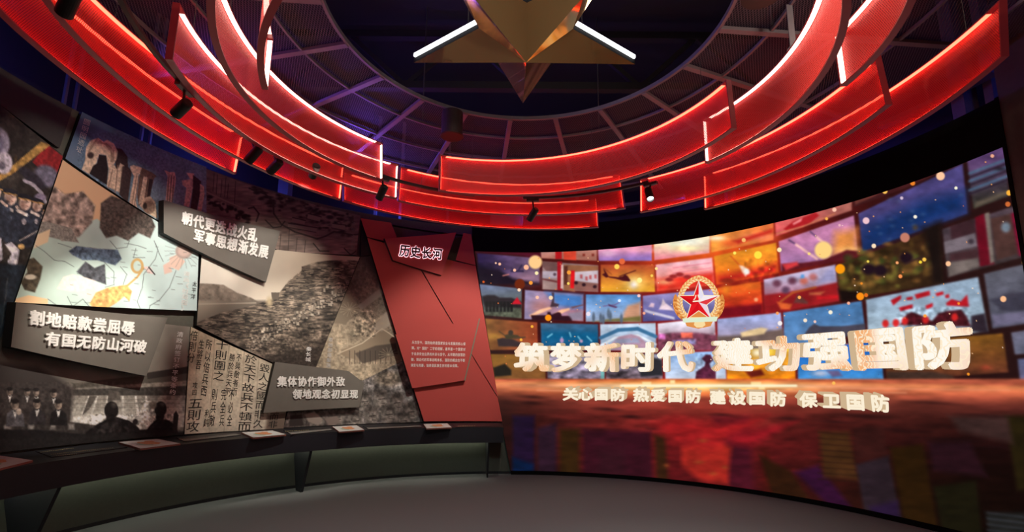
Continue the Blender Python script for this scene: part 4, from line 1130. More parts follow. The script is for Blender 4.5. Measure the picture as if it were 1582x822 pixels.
o = board(DW, 'grey picture of old warriors at the foot of the wall beside the red panel', 'photo board', [(623, 558), (653, 652), (438, 661), (447, 628)], 4.628, 0.05, None, paint=paint_battle, base=(96, 90, 86), res=130)
obj('caption', text_row('牧野之战', [(622, 575), (628, 576), (627, 603), (621, 602)], 4.625, 0.0, vertical=True, fill=0.88), 'greyprint', o, 'faint grey caption')

board('plain_board', 'small dark wedge board between the scroll painting and the red panel', 'board', [(559, 337), (574, 394), (557, 396)], 4.625, 0.04, 'edge')

# title boards standing off the pictures
def title_board(label, pix, rows, R=4.50, dep=0.09, bold=0.036, face='title'):
    o = board('title_board', label, 'title board', pix, R, dep, face, group='title boards with raised letters')
    text_parts('raised_line', rows, R + 0.004, 'white', o, 'line of raised white letters', bold=bold, extrude=0.05, thick=0.022, fill=0.95)
    return o
title_board('grey title board over the ruined wall photo, two lines of white letters sloping down', [(253, 309), (433, 357), (411, 436), (253, 360)],
            [('朝代更迭战火乱', [(280, 326), (399, 354), (396, 375), (278, 346)]), ('军事思想渐发展', [(299, 353), (416, 380), (413, 401), (296, 373)])])
title_board('grey title board at far left under the map, the largest of the three', [(25, 467), (259, 491), (226, 581), (17, 536)],
            [('割地赔款尝屈辱', [(43, 478), (208, 497), (206, 519), (41, 502)]), ('有国无防山河破', [(68, 512), (227, 526), (224, 546), (66, 534)])])
title_board('brown title board beside the calligraphy sheet, with pale yellow letters', [(425, 559), (538, 573), (563, 592), (555, 629), (407, 638)],
            [('集体协作御外敌', [(428, 581), (533, 582), (533, 597), (427, 598)]), ('领地观念初显现', [(452, 601), (554, 602), (553, 616), (450, 617)])], R=4.53, dep=0.08, bold=0.030)

# red panel
RP = [(560, 338), (728, 364), (776, 651), (655, 651)]
o = tag(obj('red_panel', slab([wall_uv(x, y, 4.57) for x, y in RP], 4.57, 4.66), 'edge'), 'tall leaning red panel between the grey pictures and the LED screen', 'panel')
faces = [('red_face', [(557, 337), (604, 344), (613, 366), (600, 374), (567, 366)]), ('red_face', [(567, 367), (632, 386), (769, 615), (776, 651), (655, 651)]),
         ('red_face', [(634, 386), (735, 411), (750, 500), (769, 613)]), ('red_face', [(716, 360), (728, 362), (735, 410), (704, 402)])]
for nm, pix in faces:
    me, P = grid_mesh([wall_uv(x, y, 4.567) for x, y in pix], 4.567, 24); obj(nm, me, 'red', o)
o = board('sign_board', 'dark red sign board with glowing outlined characters at the top of the red panel', 'sign', [(594, 368), (705, 359), (682, 425), (607, 402)], 4.49, 0.07, 'red')
sg = [('历史长河', [(618, 377), (685, 384), (684, 402), (616, 396)])]
obj('back_light', text_rows(sg, 4.482, bold=0.066, fill=0.94), 'halo', o, 'pink white glowing outline')
obj('characters', text_rows(sg, 4.474, bold=0.034, extrude=0.05, thick=0.012, fill=0.94), 'halo_face', o, 'dark red characters')
TB = [(611, 517), (740, 492), (717, 588), (637, 600)]
o = board('text_board', 'bright red text board with five lines of small white writing on the red panel', 'text board', TB, 4.49, 0.075, 'red')
e = [wall_uv(x, y, 4.49) for x, y in TB]
obj('side_trim', sweep([[polar(t + a, r, z) for a, r in ((0, 4.491), (0.25, 4.491), (0.25, 4.565), (0, 4.565))] for t, z in (e[1], e[2])]), 'olive_edge', o)
para = ['从古至今，国防始终是国家安全与发展的核心保', '障。对“国防”二字的理解，最早是一个国家对', '于自身安全边界的共识与坚守。从早期的部落防', '御，到近代的军事战略体系，国防的概念在不断', '演变与完善，始终是民族生存的根本保障。']
rows = []
for i, s in enumerate(para):
    x0, x1 = 636.5 - 0.45 * i, 719.5 - 0.2 * i; y0, y1 = 526 + 8.9 * i, 528.8 + 8.5 * i
    f = len(s) / 21.0
    x1 = x0 + (x1 - x0) * f
    rows.append((s, [(x0, y0), (x1, y0 + (y1 - y0) * f), (x1 - 0.2, y0 + (y1 - y0) * f + 5.2), (x0 - 0.2, y0 + 5.2)]))
text_parts('writing_line', rows, 4.487, 'white', o, 'line of small white writing', bold=0.018, fill=0.94)
# ---------------------------------------------------------------- curved LED screen
RS = 4.596
SCR0, SCR1, SZ0, SZ1 = -10.6, 83.3, 0.058, 3.742

def paint_screen(p):
    X, Y = p.X, p.Y
    # dark joints between the pictures, glowing red and orange around the picture of the sun
    g = np.exp(-((X - 1085) / 210.0) ** 2)[:, None]; h = np.exp(-((X - 1085) / 120.0) ** 2 - ((Y - 385) / 34.0) ** 2)[:, None]
    p.c[:] = rgb((36, 16, 16)) * (1 - g) + rgb((140, 22, 22)) * g
    p.c[:] = p.c * (1 - h) + rgb((240, 92, 30)) * h
    P_ = p.poly; G = p.grad
    T = {}
    def tile(k, q, c0, c1, d='v', soft=1.6, mot=0.12, s=9):
        T[k] = q
        a, b = (q[0], q[3]) if d == 'v' else (q[0], q[1])
        G(q, c0, c1, a, b, soft); p.mottle(q, mot, s, sum(map(ord, k)), 3, 2.2)
    # top row
    tile('0a', [(835, 388), (922, 385), (922, 403), (836, 399)], (214, 150, 140), (176, 112, 96), 'v')
    P_([(858, 386), (868, 386), (868, 400), (858, 400)], (196, 24, 30), 1); P_([(870, 386), (890, 386), (890, 402), (871, 401)], (222, 70, 48), 2)
    for x in (900, 914): P_([(x, 392), (x + 4, 392), (x + 4, 396), (x, 396)], (128, 50, 40), 1)
    tile('0b', [(924, 385), (1007, 378), (1007, 403), (925, 403)], (240, 150, 180), (150, 116, 190), 'v'); p.blob(940, 391, 12, 5, (236, 190, 216), .7); p.blob(990, 386, 25, 4, (250, 170, 190), .8)
    tile('0c', [(1010, 377), (1096, 362), (1096, 391), (1011, 402)], (255, 230, 190), (240, 130, 150), 'v'); p.blob(1062, 373, 26, 10, (255, 255, 236), 1); p.blob(1060, 384, 26, 5, (255, 240, 170), .8)
    tile('0d', [(1098, 363), (1195, 340), (1195, 371), (1099, 390)], (246, 150, 60), (226, 110, 60), 'h'); p.blob(1106, 368, 14, 4, (255, 246, 210), .9); p.blob(1130, 376, 14, 6, (236, 80, 40), .7); p.blob(1170, 366, 22, 5, (240, 130, 100), .8); P_([(1130, 372), (1195, 352), (1195, 360), (1140, 378)], (206, 50, 36), 3, .6)
    tile('0e', [(1197, 340), (1316, 306), (1316, 325), (1199, 365)], (226, 96, 96), (150, 90, 80), 'h'); P_([(1210, 354), (1225, 342), (1260, 328), (1266, 333), (1250, 346), (1215, 356)], (172, 30, 36), 2, .9); P_([(1224, 345), (1240, 336), (1238, 342), (1226, 348)], (230, 130, 130), 1.5, .8); p.line([(1200, 361), (1240, 350), (1290, 330)], 2, (206, 120, 80), .7)
    P_([(1318, 309), (1400, 282), (1490, 250), (1400, 290), (1319, 320)], (64, 26, 28), 1.5); P_([(1320, 309), (1370, 293), (1345, 306), (1322, 316)], (112, 56, 50), 2)
    # second row
    tile('1a', [(737, 391), (834, 399), (833, 438), (741, 437)], (46, 32, 74), (118, 92, 120), 'h', mot=.3); P_([(735, 390), (835, 390), (835, 400), (790, 393)], (88, 20, 40), 4, .8)
    p.blob(815, 430, 24, 10, (176, 130, 150), .7); p.blob(745, 425, 24, 18, (20, 18, 24), .95); P_([(737, 415), (770, 416), (792, 430), (833, 437), (833, 440), (740, 440)], (30, 22, 34), 5, .9)
    p.line([(790, 419), (808, 419)], 3, (50, 40, 70)); p.line([(800, 419), (806, 410)], 2.5, (50, 40, 70)); p.line([(790, 414), (794, 419)], 1.5, (50, 40, 70)); p.line([(777, 426), (786, 424)], 2, (200, 120, 110), .8)
    tile('1b', [(838, 404), (924, 410), (924, 451), (838, 447)], (150, 120, 120), (170, 140, 134), 'v')
    P_([(838, 404), (862, 406), (862, 420), (845, 420), (838, 412)], (110, 76, 74), 2); P_([(838, 419), (861, 419), (861, 430), (838, 430)], (180, 164, 176), 1.5); p.ell(857, 424, 2.5, 2.5, (90, 70, 80)); P_([(838, 430), (861, 434), (861, 437), (838, 432)], (110, 50, 50), 2)
    P_([(861, 404), (868, 404), (869, 449), (861, 448)], (168, 22, 34), 1); P_([(867, 409), (870, 409), (870, 446), (866, 446)], (226, 190, 180), .8); P_([(871, 409), (924, 411), (924, 418), (900, 420), (888, 451), (871, 448)], (150, 96, 66), 1.5)
    P_([(871, 411), (877, 411), (877, 440), (871, 440)], (90, 44, 34), 1.5); P_([(882, 418), (888, 418), (887, 446), (881, 445)], (226, 22, 30), 1); P_([(888, 420), (924, 418), (924, 438), (888, 434)], (206, 190, 200), 1.5)
    for x, y in ((898, 427), (906, 430), (912, 428), (920, 427)): P_([(x - 2, y - 3), (x + 2, y - 3), (x + 2, y + 4), (x - 2, y + 3)], (190, 96, 100), 1, .8)
    P_([(888, 434), (924, 438), (924, 451), (886, 449)], (140, 92, 84), 2, .8)
    for x, y in ((890, 437), (902, 440), (919, 443)): p.ell(x, y, 3, 2.6, (50, 26, 34), .4)
    tile('1c', [(928, 409), (1011, 409), (1012, 451), (928, 451)], (186, 76, 44), (246, 176, 50), 'v'); p.blob(980, 437, 16, 12, (255, 226, 130), .8); p.blob(979, 440, 6, 6, (250, 236, 236), .9)
    hc = (74, 20, 26)
    P_([(952, 429), (962, 427), (966, 424), (970, 427), (974, 433), (973, 435), (962, 434), (952, 431)], hc, .8); P_([(940, 427), (953, 428), (953, 431), (941, 429)], hc, .8); P_([(932, 414), (936, 420), (941, 428), (936, 429), (930, 424), (934, 422)], hc, .8); p.line([(957, 427), (968, 423), (982, 418)], 1.3, hc); p.line([(945, 424), (934, 415)], 1, hc, .5)
    tile('1d', [(1013, 409), (1100, 398), (1104, 440), (1015, 450)], (250, 180, 190), (236, 110, 80), 'v', mot=.2); P_([(1013, 432), (1060, 424), (1104, 420), (1104, 442), (1015, 451)], (222, 50, 36), 8, .85); p.blob(1026, 436, 14, 4, (255, 170, 120), .9)
    for y in (410, 418, 424): p.line([(1040, y + 4), (1098, y - 4)], 1.6, (214, 110, 130), .6)
    for x, y in ((1040, 427), (1050, 424), (1062, 428), (1034, 432)): p.ell(x, y, 6, 3, (150, 40, 40), .6)
    tile('1e', [(1103, 396), (1199, 375), (1203, 422), (1107, 440)], (246, 150, 40), (236, 100, 30), 'v'); P_([(1106, 424), (1150, 416), (1203, 404), (1203, 424), (1107, 441)], (196, 40, 30), 9, .7); P_([(1127, 395), (1130, 395), (1144, 410), (1142, 411)], (206, 90, 30), 1.2)
    P_([(1142, 410), (1148, 411), (1157, 417), (1152, 427), (1147, 421)], (255, 214, 190), 3); p.ell(1154, 420, 4, 4, (255, 236, 226), .8); p.ell(1124, 434, 12, 4, (150, 40, 26), .6); p.mottle(BIG(1150, 400, 1203, 436), .5, 8, 7)
    tile('1f', [(1203, 373), (1319, 333), (1325, 389), (1207, 419)], (196, 126, 168), (150, 110, 160), 'v'); P_([(1290, 358), (1325, 352), (1325, 389), (1282, 398)], (226, 140, 70), 14, .85); p.blob(1312, 386, 22, 5, (250, 190, 110), .8)
    for a, b in (((1230, 378), (1262, 400)), ((1260, 365), (1276, 378))): p.line([a, b], 4, (236, 180, 176), .75)
    for a, b in (((1219, 371), (1227, 376)), ((1252, 358), (1260, 365))): p.line([a, b], 3, (104, 70, 110), .8)
    P_([(1207, 408), (1240, 406), (1270, 402), (1285, 396), (1300, 390), (1308, 386), (1325, 388), (1325, 398), (1208, 420)], (92, 24, 32), 3); P_([(1208, 408), (1232, 404), (1234, 410), (1214, 418)], (206, 56, 60), 3, .8)
    tile('1g', [(1326, 330), (1487, 253), (1495, 330), (1333, 388)], (74, 66, 120), (22, 44, 92), 'v', mot=.2); P_([(1335, 350), (1420, 306), (1495, 290), (1495, 330), (1335, 388)], (18, 46, 98), 14, .6)
    for k in range(16):
        r = random.Random(k); p.blob(r.uniform(1340, 1490), r.uniform(300, 372), 4, 2.5, (90, 116, 150), .3)
    tile('1h', [(1494, 247), (1551, 224), (1559, 303), (1504, 323)], (92, 64, 110), (52, 52, 40), 'v', mot=.3)
    for y in (262, 274, 288): p.line([(1498, y + 6), (1556, y - 16)], 5, (76, 96, 124), .6); p.line([(1498, y + 12), (1556, y - 10)], 3, (40, 30, 44), .7)
    p.blob(1545, 261, 9, 3, (24, 16, 20), .8); P_([(1506, 312), (1559, 292), (1559, 300), (1506, 322)], (96, 84, 72), 3, .6)
    # third row
    tile('2a', [(740, 439), (806, 446), (806, 492), (747, 487)], (112, 124, 160), (86, 90, 74), 'v'); P_([(744, 458), (752, 456), (764, 456), (772, 460), (790, 460), (806, 466), (806, 476), (748, 474)], (44, 36, 40), 3)
    for k in range(8):
        x = 750 + k * 5.5; P_([(x, 466), (x + 4, 466), (x + 4, 482), (x, 482)], (26, 26, 26), 1.5)
    P_([(790, 470), (799, 459), (806, 470)], (206, 28, 44), 1); p.mottle(BIG(745, 470, 806, 492), .4, 4, 3)
    tile('2b', [(811, 448), (901, 455), (901, 496), (810, 493)], (150, 140, 180), (176, 116, 130), 'h'); P_([(842, 451), (901, 455), (901, 478), (860, 474)], (70, 120, 186), 8, .9); p.blob(835, 474, 18, 12, (176, 116, 110), .8)
    P_([(818, 487), (835, 478), (850, 474), (852, 477), (836, 484), (820, 490)], (255, 190, 150), 2.5); P_([(856, 484), (868, 478), (880, 476), (880, 479), (866, 485)], (255, 190, 150), 2); P_([(850, 474), (854, 460), (852, 452), (856, 452), (856, 468), (864, 470), (862, 474)], (70, 50, 60), 1.5)
    P_([(820, 487), (845, 487), (846, 482), (850, 482), (852, 486), (862, 482), (866, 483), (868, 488), (884, 488), (884, 496), (822, 494)], (50, 20, 30), 1.5); P_([(882, 474), (892, 472), (901, 470), (901, 472), (884, 477)], (110, 80, 90), 1); P_([(876, 484), (901, 480), (901, 496), (884, 495)], (146, 130, 150), 3, .8)
    tile('2c', [(905, 455), (990, 455), (990, 497), (905, 497)], (84, 142, 206), (176, 190, 220), 'v'); P_([(964, 482), (970, 472), (985, 468), (990, 466), (990, 497), (960, 497)], (206, 150, 120), 5, .9); p.line([(932, 473), (950, 471), (957, 467)], 1.6, (120, 100, 150)); P_([(939, 469), (945, 472), (954, 474), (952, 476), (941, 473)], (96, 50, 90), .9)
    P_([(914, 497), (940, 493), (965, 491), (990, 488), (990, 497)], (120, 110, 60), 3, .9)
    for x, y in ((917, 486), (928, 488), (940, 480), (943, 484), (960, 488), (932, 490)): p.ell(x, y + 4, 2.5, 8, (96, 110, 130), .5, .8)
    tile('2d', [(993, 457), (1107, 446), (1108, 492), (993, 497)], (150, 140, 196), (84, 84, 146), 'v'); P_([(996, 478), (1020, 484), (1042, 490), (1042, 494), (1010, 486), (996, 482)], (214, 206, 226), 2); P_([(1018, 478), (1022, 470), (1024, 461), (1028, 468), (1036, 474), (1042, 480)], (232, 206, 216), 2); P_([(1002, 474), (1006, 468), (1011, 469), (1010, 475)], (226, 190, 206), 2)
    tile('2e', [(1108, 445), (1175, 435), (1179, 484), (1110, 492)], (250, 100, 34), (196, 24, 28), 'v', mot=.35, s=11); p.blob(1122, 448, 8, 8, (250, 140, 40), .8); p.blob(1158, 442, 14, 6, (250, 120, 40), .8); P_([(1108, 476), (1140, 472), (1179, 468), (1179, 486), (1110, 493)], (120, 16, 28), 5, .8); p.ell(1168, 463, 3, 3, (250, 170, 120), .6)
    tile('2f', [(1180, 432), (1290, 409), (1296, 464), (1182, 484)], (190, 176, 206), (150, 30, 36), 'v'); P_([(1180, 456), (1240, 448), (1294, 436), (1296, 465), (1182, 486)], (150, 28, 32), 4); P_([(1276, 418), (1290, 410), (1292, 434), (1260, 440)], (150, 146, 186), 6, .8)
    for x, y, c in ((1200, 438, (110, 60, 80)), (1224, 434, (110, 60, 80)), (1242, 434, (206, 110, 96)), (1256, 428, (186, 110, 110)), (1214, 448, (90, 60, 84))): p.ell(x, y, 7, 6, c, .7, .8)
    P_([(1238, 424), (1242, 424), (1243, 430), (1236, 430)], (90, 150, 210), 2); p.line([(1206, 466), (1225, 452), (1260, 444)], 4, (176, 80, 40), .6); P_([(1200, 466), (1224, 470), (1220, 478), (1206, 478)], (222, 96, 46), 3, .9); P_([(1226, 468), (1232, 454), (1248, 466), (1248, 470)], (110, 60, 56), 3, .8); P_([(1250, 452), (1275, 450), (1268, 456), (1250, 456)], (206, 110, 70), 3, .7); P_([(1262, 458), (1296, 455), (1296, 462), (1262, 463)], (196, 26, 34), 3, .7)
    tile('2g', [(1293, 410), (1452, 350), (1458, 438), (1299, 463)], (70, 54, 24), (56, 32, 20), 'h', mot=.5, s=10)
    for k in range(120):
        r = random.Random(700 + k); x = r.uniform(1298, 1452); yc = lerp(436, 395, (x - 1296) / 156)
        p.ell(x, yc + r.gauss(0, 16), r.uniform(3, 8), r.uniform(3, 7), r.choice(((120, 110, 46), (150, 106, 50), (84, 60, 28), (50, 30, 20), (136, 90, 44), (60, 70, 30))), .9, .55)
    for x, y in ((1400, 398), (1342, 416), (1360, 418)): p.ell(x, y, 11, 9, (30, 16, 26), .5, .9)
    p.line([(1398, 408), (1426, 396)], 3, (50, 30, 30), .7); P_([(1294, 446), (1330, 450), (1340, 462), (1299, 468)], (24, 14, 12), 4, .7); P_([(1425, 352), (1455, 340), (1460, 440), (1440, 440)], (24, 16, 14), 10, .8)
    tile('2h', [(1456, 354), (1568, 318), (1600, 392), (1464, 429)], (74, 60, 68), (60, 50, 50), 'v', mot=.25)
    P_([(1468, 350), (1504, 338), (1508, 360), (1470, 372)], (58, 34, 40), 3); P_([(1458, 374), (1506, 360), (1510, 380), (1460, 392)], (116, 104, 112), 2); p.ell(1500, 373, 5, 4, (60, 50, 58), .5); P_([(1468, 392), (1510, 384), (1512, 400), (1466, 404)], (66, 40, 44), 4, .9); P_([(1464, 406), (1512, 398), (1514, 412), (1466, 428)], (112, 100, 96), 3, .8)
    P_([(1506, 336), (1520, 330), (1536, 408), (1514, 412)], (104, 12, 30), 1.5); P_([(1521, 330), (1528, 328), (1536, 404), (1530, 408)], (124, 112, 104), 1.5); P_([(1530, 338), (1562, 330), (1574, 392), (1540, 402)], (76, 50, 46), 3); p.ell(1554, 351, 7, 8, (104, 116, 130), .6); P_([(1562, 330), (1572, 326), (1600, 390), (1574, 396)], (116, 16, 44), 2)
    # fourth row
    tile('3a', [(749, 492), (830, 498), (831, 540), (755, 541)], (134, 90, 46), (160, 70, 42), 'h', mot=.2); p.blob(764, 520, 12, 5, (206, 150, 60), .7); P_([(768, 524), (776, 522), (792, 524), (806, 530), (808, 536), (770, 535)], (56, 42, 44), 2); P_([(779, 518), (786, 516), (800, 518), (806, 522), (782, 524)], (70, 60, 40), 1.5); p.ell(789, 514, 4, 4, (56, 48, 40), .4); p.line([(771, 512), (781, 519)], 1.4, (76, 60, 40)); P_([(795, 521), (812, 520), (812, 522), (795, 524)], (80, 60, 44), 1)
    tile('3b', [(835, 499), (924, 501), (924, 541), (837, 541)], (64, 100, 132), (12, 80, 122), 'v', mot=.2)
    P_([(837, 510), (924, 512), (924, 530), (837, 528)], (12, 88, 130), 6, .6)
    for a, b in (((846, 521), (853, 516)), ((868, 521), (868, 530)), ((893, 520), (899, 528)), ((907, 520), (914, 527)), ((880, 514), (882, 520))): p.line([a, b], 2.4, (120, 190, 216), .8)
    p.ell(868, 526, 3, 4, (170, 130, 170), .5); p.ell(898, 527, 2.5, 2.5, (190, 150, 180), .5)
    tile('3c', [(927, 501), (1013, 499), (1014, 541), (928, 541)], (200, 216, 236), (150, 176, 206), 'v'); p.line([(928, 522), (955, 510), (985, 508), (1013, 520)], 6, (60, 110, 150), .8); p.line([(928, 534), (950, 522), (985, 518), (1013, 532)], 4, (226, 232, 240), .8); P_([(945, 530), (956, 520), (975, 516), (988, 520), (1000, 530), (998, 541), (945, 541)], (176, 140, 160), 2.5); P_([(950, 524), (985, 522), (990, 530), (950, 531)], (150, 150, 176), 2, .8)
    tile('3d', [(1016, 500), (1104, 490), (1107, 541), (1017, 541)], (232, 226, 240), (120, 60, 76), 'v'); P_([(1016, 518), (1040, 514), (1075, 514), (1107, 518), (1107, 541), (1017, 541)], (126, 64, 84), 4); P_([(1052, 514), (1070, 514), (1070, 522), (1052, 522)], (232, 100, 80), 2); P_([(1018, 516), (1028, 516), (1028, 524), (1018, 524)], (206, 110, 180), 3); P_([(1038, 526), (1075, 524), (1075, 532), (1038, 534)], (150, 140, 190), 3, .8); p.mottle(BIG(1016, 514, 1107, 541), .4, 5, 3)
    tile('3e', [(1108, 493), (1206, 483), (1212, 541), (1109, 541)], (166, 176, 224), (150, 120, 130), 'v'); P_([(1108, 520), (1140, 518), (1210, 508), (1212, 541), (1109, 541)], (110, 90, 84), 5); P_([(1144, 514), (1158, 510), (1176, 506), (1186, 508), (1180, 516), (1146, 521)], (232, 200, 150), 3)
    tile('3f', [(1210, 483), (1331, 465), (1337, 512), (1212, 541)], (76, 124, 176), (100, 140, 190), 'v'); P_([(1250, 506), (1258, 500), (1266, 504), (1300, 504), (1337, 500), (1337, 520), (1240, 520)], (70, 66, 80), 2)
    tile('3g', [(1338, 463), (1511, 428), (1527, 512), (1342, 530)], (150, 172, 194), (170, 192, 206), 'v')
    for q in ([(1376, 464), (1392, 456), (1392, 462), (1380, 472)], [(1413, 455), (1436, 449), (1437, 456), (1416, 462)], [(1445, 453), (1457, 450), (1458, 455), (1447, 458)], [(1389, 475), (1410, 470), (1410, 476), (1391, 481)], [(1430, 472), (1441, 468), (1441, 474), (1431, 478)], [(1400, 460), (1410, 458), (1410, 463), (1401, 464)], [(1462, 468), (1470, 462), (1484, 466), (1494, 455), (1497, 474), (1462, 472)], [(1460, 456), (1466, 454), (1467, 460), (1461, 461)]): P_(q, (186, 24, 36), 1.3)
    P_([(1390, 502), (1400, 486), (1408, 482), (1420, 486), (1440, 496), (1450, 484), (1465, 480), (1485, 478), (1494, 490), (1500, 505)], (70, 20, 28), 2.5); p.mottle(BIG(1385, 475, 1500, 506), .6, 4, 5)
    for x, y in ((1368, 500), (1384, 499), (1398, 496), (1430, 494), (1475, 490)): p.ell(x, y, 5, 6, (206, 36, 36), .4)
    P_([(1500, 488), (1521, 484), (1527, 514), (1500, 512)], (44, 34, 44), 3)
    tile('3h', [(1520, 423), (1600, 404), (1600, 498), (1533, 508)], (92, 92, 104), (78, 78, 94), 'v'); P_([(1528, 464), (1560, 454), (1600, 448), (1600, 478), (1560, 482), (1545, 480), (1540, 472)], (58, 56, 70), 4, .9); p.blob(1560, 456, 12, 5, (58, 54, 66), .8); P_([(1532, 486), (1600, 478), (1600, 496), (1534, 506)], (110, 104, 130), 3, .6)
    # fifth row, mostly behind the letters
    tile('4a', [(757, 547), (842, 548), (843, 586), (764, 586)], (156, 106, 40), (126, 80, 40), 'v'); P_([(762, 568), (780, 562), (790, 572), (790, 580), (764, 582)], (30, 26, 20), 3)
    tile('4b', [(845, 548), (928, 548), (930, 586), (846, 586)], (150, 140, 160), (130, 116, 136), 'v', mot=.8, s=5); P_([(928, 560), (934, 560), (934, 586), (928, 586)], (110, 170, 170), 1)
    tile('4c', [(936, 547), (1022, 546), (1024, 586), (936, 586)], (120, 120, 136), (110, 90, 100), 'v', mot=.8, s=5); P_([(984, 560), (1002, 552), (1022, 556), (1024, 580), (990, 582)], (44, 44, 50), 3)
    tile('4d', [(1026, 546), (1120, 542), (1122, 586), (1028, 586)], (140, 176, 224), (196, 206, 226), 'v'); P_([(1074, 586), (1076, 574), (1088, 566), (1090, 560), (1084, 554), (1090, 548), (1098, 548), (1102, 556), (1096, 562), (1098, 568), (1106, 574), (1106, 586)], (84, 34, 56), 1.5); p.mottle(BIG(1074, 546, 1108, 586), .4, 4, 3)
    tile('4e', [(1122, 541), (1228, 536), (1229, 586), (1123, 586)], (246, 190, 70), (240, 130, 20), 'v', mot=.4); P_([(1150, 574), (1176, 570), (1182, 580), (1160, 584)], (110, 30, 20), 3, .8); p.blob(1170, 545, 8, 6, (255, 246, 220), .9)
    tile('4f', [(1232, 536), (1360, 528), (1365, 587), (1233, 587)], (20, 96, 190), (70, 150, 220), 'v'); p.blob(1268, 577, 14, 5, (206, 206, 226), .9); P_([(1276, 572), (1296, 572), (1302, 581), (1286, 583)], (100, 90, 130), 3, .8)
    tile('4g', [(1366, 530), (1549, 515), (1558, 575), (1370, 589)], (128, 82, 28), (94, 48, 32), 'v', mot=.25); P_([(1370, 574), (1440, 574), (1470, 580), (1480, 590), (1370, 592)], (64, 44, 36), 4)
    p.blob(1523, 568, 8, 4, (196, 70, 50), .6)
    tile('4h', [(1562, 514), (1600, 508), (1600, 545), (1568, 548)], (106, 104, 124), (90, 92, 110), 'v'); tile('4i', [(1572, 555), (1600, 552), (1600, 592), (1576, 592)], (90, 96, 130), (96, 90, 120), 'v')
    # horizon glow and the dark ground below it
    i = np.nonzero(Y > 584)[0]; x, y = X[i], Y[i]
    hz = 587 + np.clip((x - 1200) / 380.0, 0, 1) * 7
    t = y - hz
    mid = np.exp(-((x - 1070) / 190.0) ** 2)[:, None]
    lft = np.clip((880 - x) / 100.0, 0, 1)[:, None]
    stops = [(0, (176, 84, 60)), (5, (226, 132, 84)), (12, (214, 110, 72)), (22, (170, 78, 56)), (34, (98, 42, 34)), (58, (64, 25, 21)), (100, (56, 19, 17)), (160, (42, 17, 11)), (260, (28, 14, 8))]
    ts = [s[0] for s in stops]; cs = np.array([s[1] for s in stops]) / 255.0
    base = np.stack([np.interp(t, ts, cs[:, k]) for k in range(3)], 1)
    midc = [(0, (240, 120, 60)), (4, (255, 170, 90)), (9, (255, 238, 190)), (13, (255, 214, 130)), (20, (240, 130, 70)), (30, (166, 66, 50)), (56, (122, 34, 30)), (100, (100, 20, 22)), (150, (84, 17, 20)), (260, (54, 13, 14))]
    ts2 = [s[0] for s in midc]; cs2 = np.array([s[1] for s in midc]) / 255.0
    mb = np.stack([np.interp(t, ts2, cs2[:, k]) for k in range(3)], 1)
    c = base * (1 - mid) + mb * mid
    rgt = np.clip((x - 1250) / 250.0, 0, 1)[:, None] * np.clip((t - 40) / 60.0, 0, 1)[:, None]
    c = c * (1 - 0.55 * rgt)
    c = c * (1 - lft * np.clip(t / 40.0, 0, 1)[:, None] * 0.45)
    n = fbm(x / 5.0, y, 7, 61, 3); c *= (0.72 + 0.56 * n)[:, None]
    k = np.clip((Y[i] - 584) / 3.0, 0, 1)[:, None]
    p.c[i] = p.c[i] * (1 - k) + c * k
    for xa, xb, yy in ((1180, 1400, 604), (830, 1000, 603), (1300, 1560, 600)): p.line([(xa, yy), (xb, yy + 3)], 3, (236, 150, 110), .35)
    for xa, ya, w in ((800, 612, 44), (808, 622, 26), (918, 631, 40), (960, 643, 30), (1000, 662, 22), (1100, 640, 30), (870, 671, 50), (1260, 650, 60), (1340, 662, 90), (1420, 676, 120), (1500, 688, 90), (1290, 640, 70), (1200, 646, 40), (1400, 620, 80), (1480, 640, 90)):
        p.ell(xa + w / 2, ya + w * 0.03, w / 2, 2.6, (30, 12, 13), 1.2, .55, 3)
    # broad colour bands of the lower modules
    for q, col, a in (([(790, 640), (828, 640), (828, 735), (790, 735)], (44, 22, 60), .75), ([(790, 704), (826, 716), (826, 735), (790, 735)], (10, 40, 92), .8), ([(828, 660), (862, 650), (862, 735), (828, 735)], (66, 34, 56), .7),
                     ([(862, 660), (898, 660), (898, 738), (862, 738)], (74, 44, 14), .6), ([(898, 660), (1008, 664), (1012, 745), (898, 738)], (84, 22, 40), .6), ([(920, 690), (970, 690), (970, 745), (920, 745)], (78, 26, 40), .4), ([(1008, 670), (1030, 670), (1036, 750), (1012, 748)], (84, 44, 20), .6),
                     ([(1096, 640), (1160, 640), (1172, 765), (1120, 760)], (110, 26, 46), .4), ([(1172, 690), (1190, 690), (1200, 770), (1178, 768)], (110, 30, 20), .5), ([(1170, 700), (1222, 724), (1260, 780), (1192, 768)], (70, 34, 14), .7), ([(1222, 728), (1265, 715), (1332, 800), (1280, 786)], (74, 22, 66), .6),
                     ([(1262, 664), (1314, 664), (1330, 745), (1270, 740)], (106, 62, 30), .6), ([(1316, 660), (1366, 656), (1374, 705), (1320, 715)], (84, 34, 30), .7), ([(1320, 716), (1374, 702), (1395, 808), (1334, 795)], (64, 46, 56), .8), ([(1340, 780), (1390, 770), (1395, 810), (1345, 800)], (58, 34, 76), .6),
                     ([(1372, 690), (1428, 684), (1454, 830), (1396, 812)], (62, 36, 10), .7), ([(1430, 680), (1500, 680), (1530, 740), (1440, 730)], (58, 24, 34), .6), ([(1440, 750), (1510, 740), (1520, 840), (1456, 830)], (36, 32, 14), .8), ([(1520, 790), (1590, 790), (1590, 840), (1530, 840)], (46, 46, 44), .8),
                     ([(1550, 640), (1590, 640), (1600, 760), (1570, 760)], (54, 42, 14), .7), ([(1460, 640), (1560, 640), (1570, 690), (1480, 670)], (92, 60, 56), .5)):
        P_(q, tuple(v * 0.62 for v in col), 3, a * 0.55)
    for k in range(9): p.line([(1264, 668 + k * 9), (1322, 672 + k * 9)], 2, (36, 18, 12), .5)
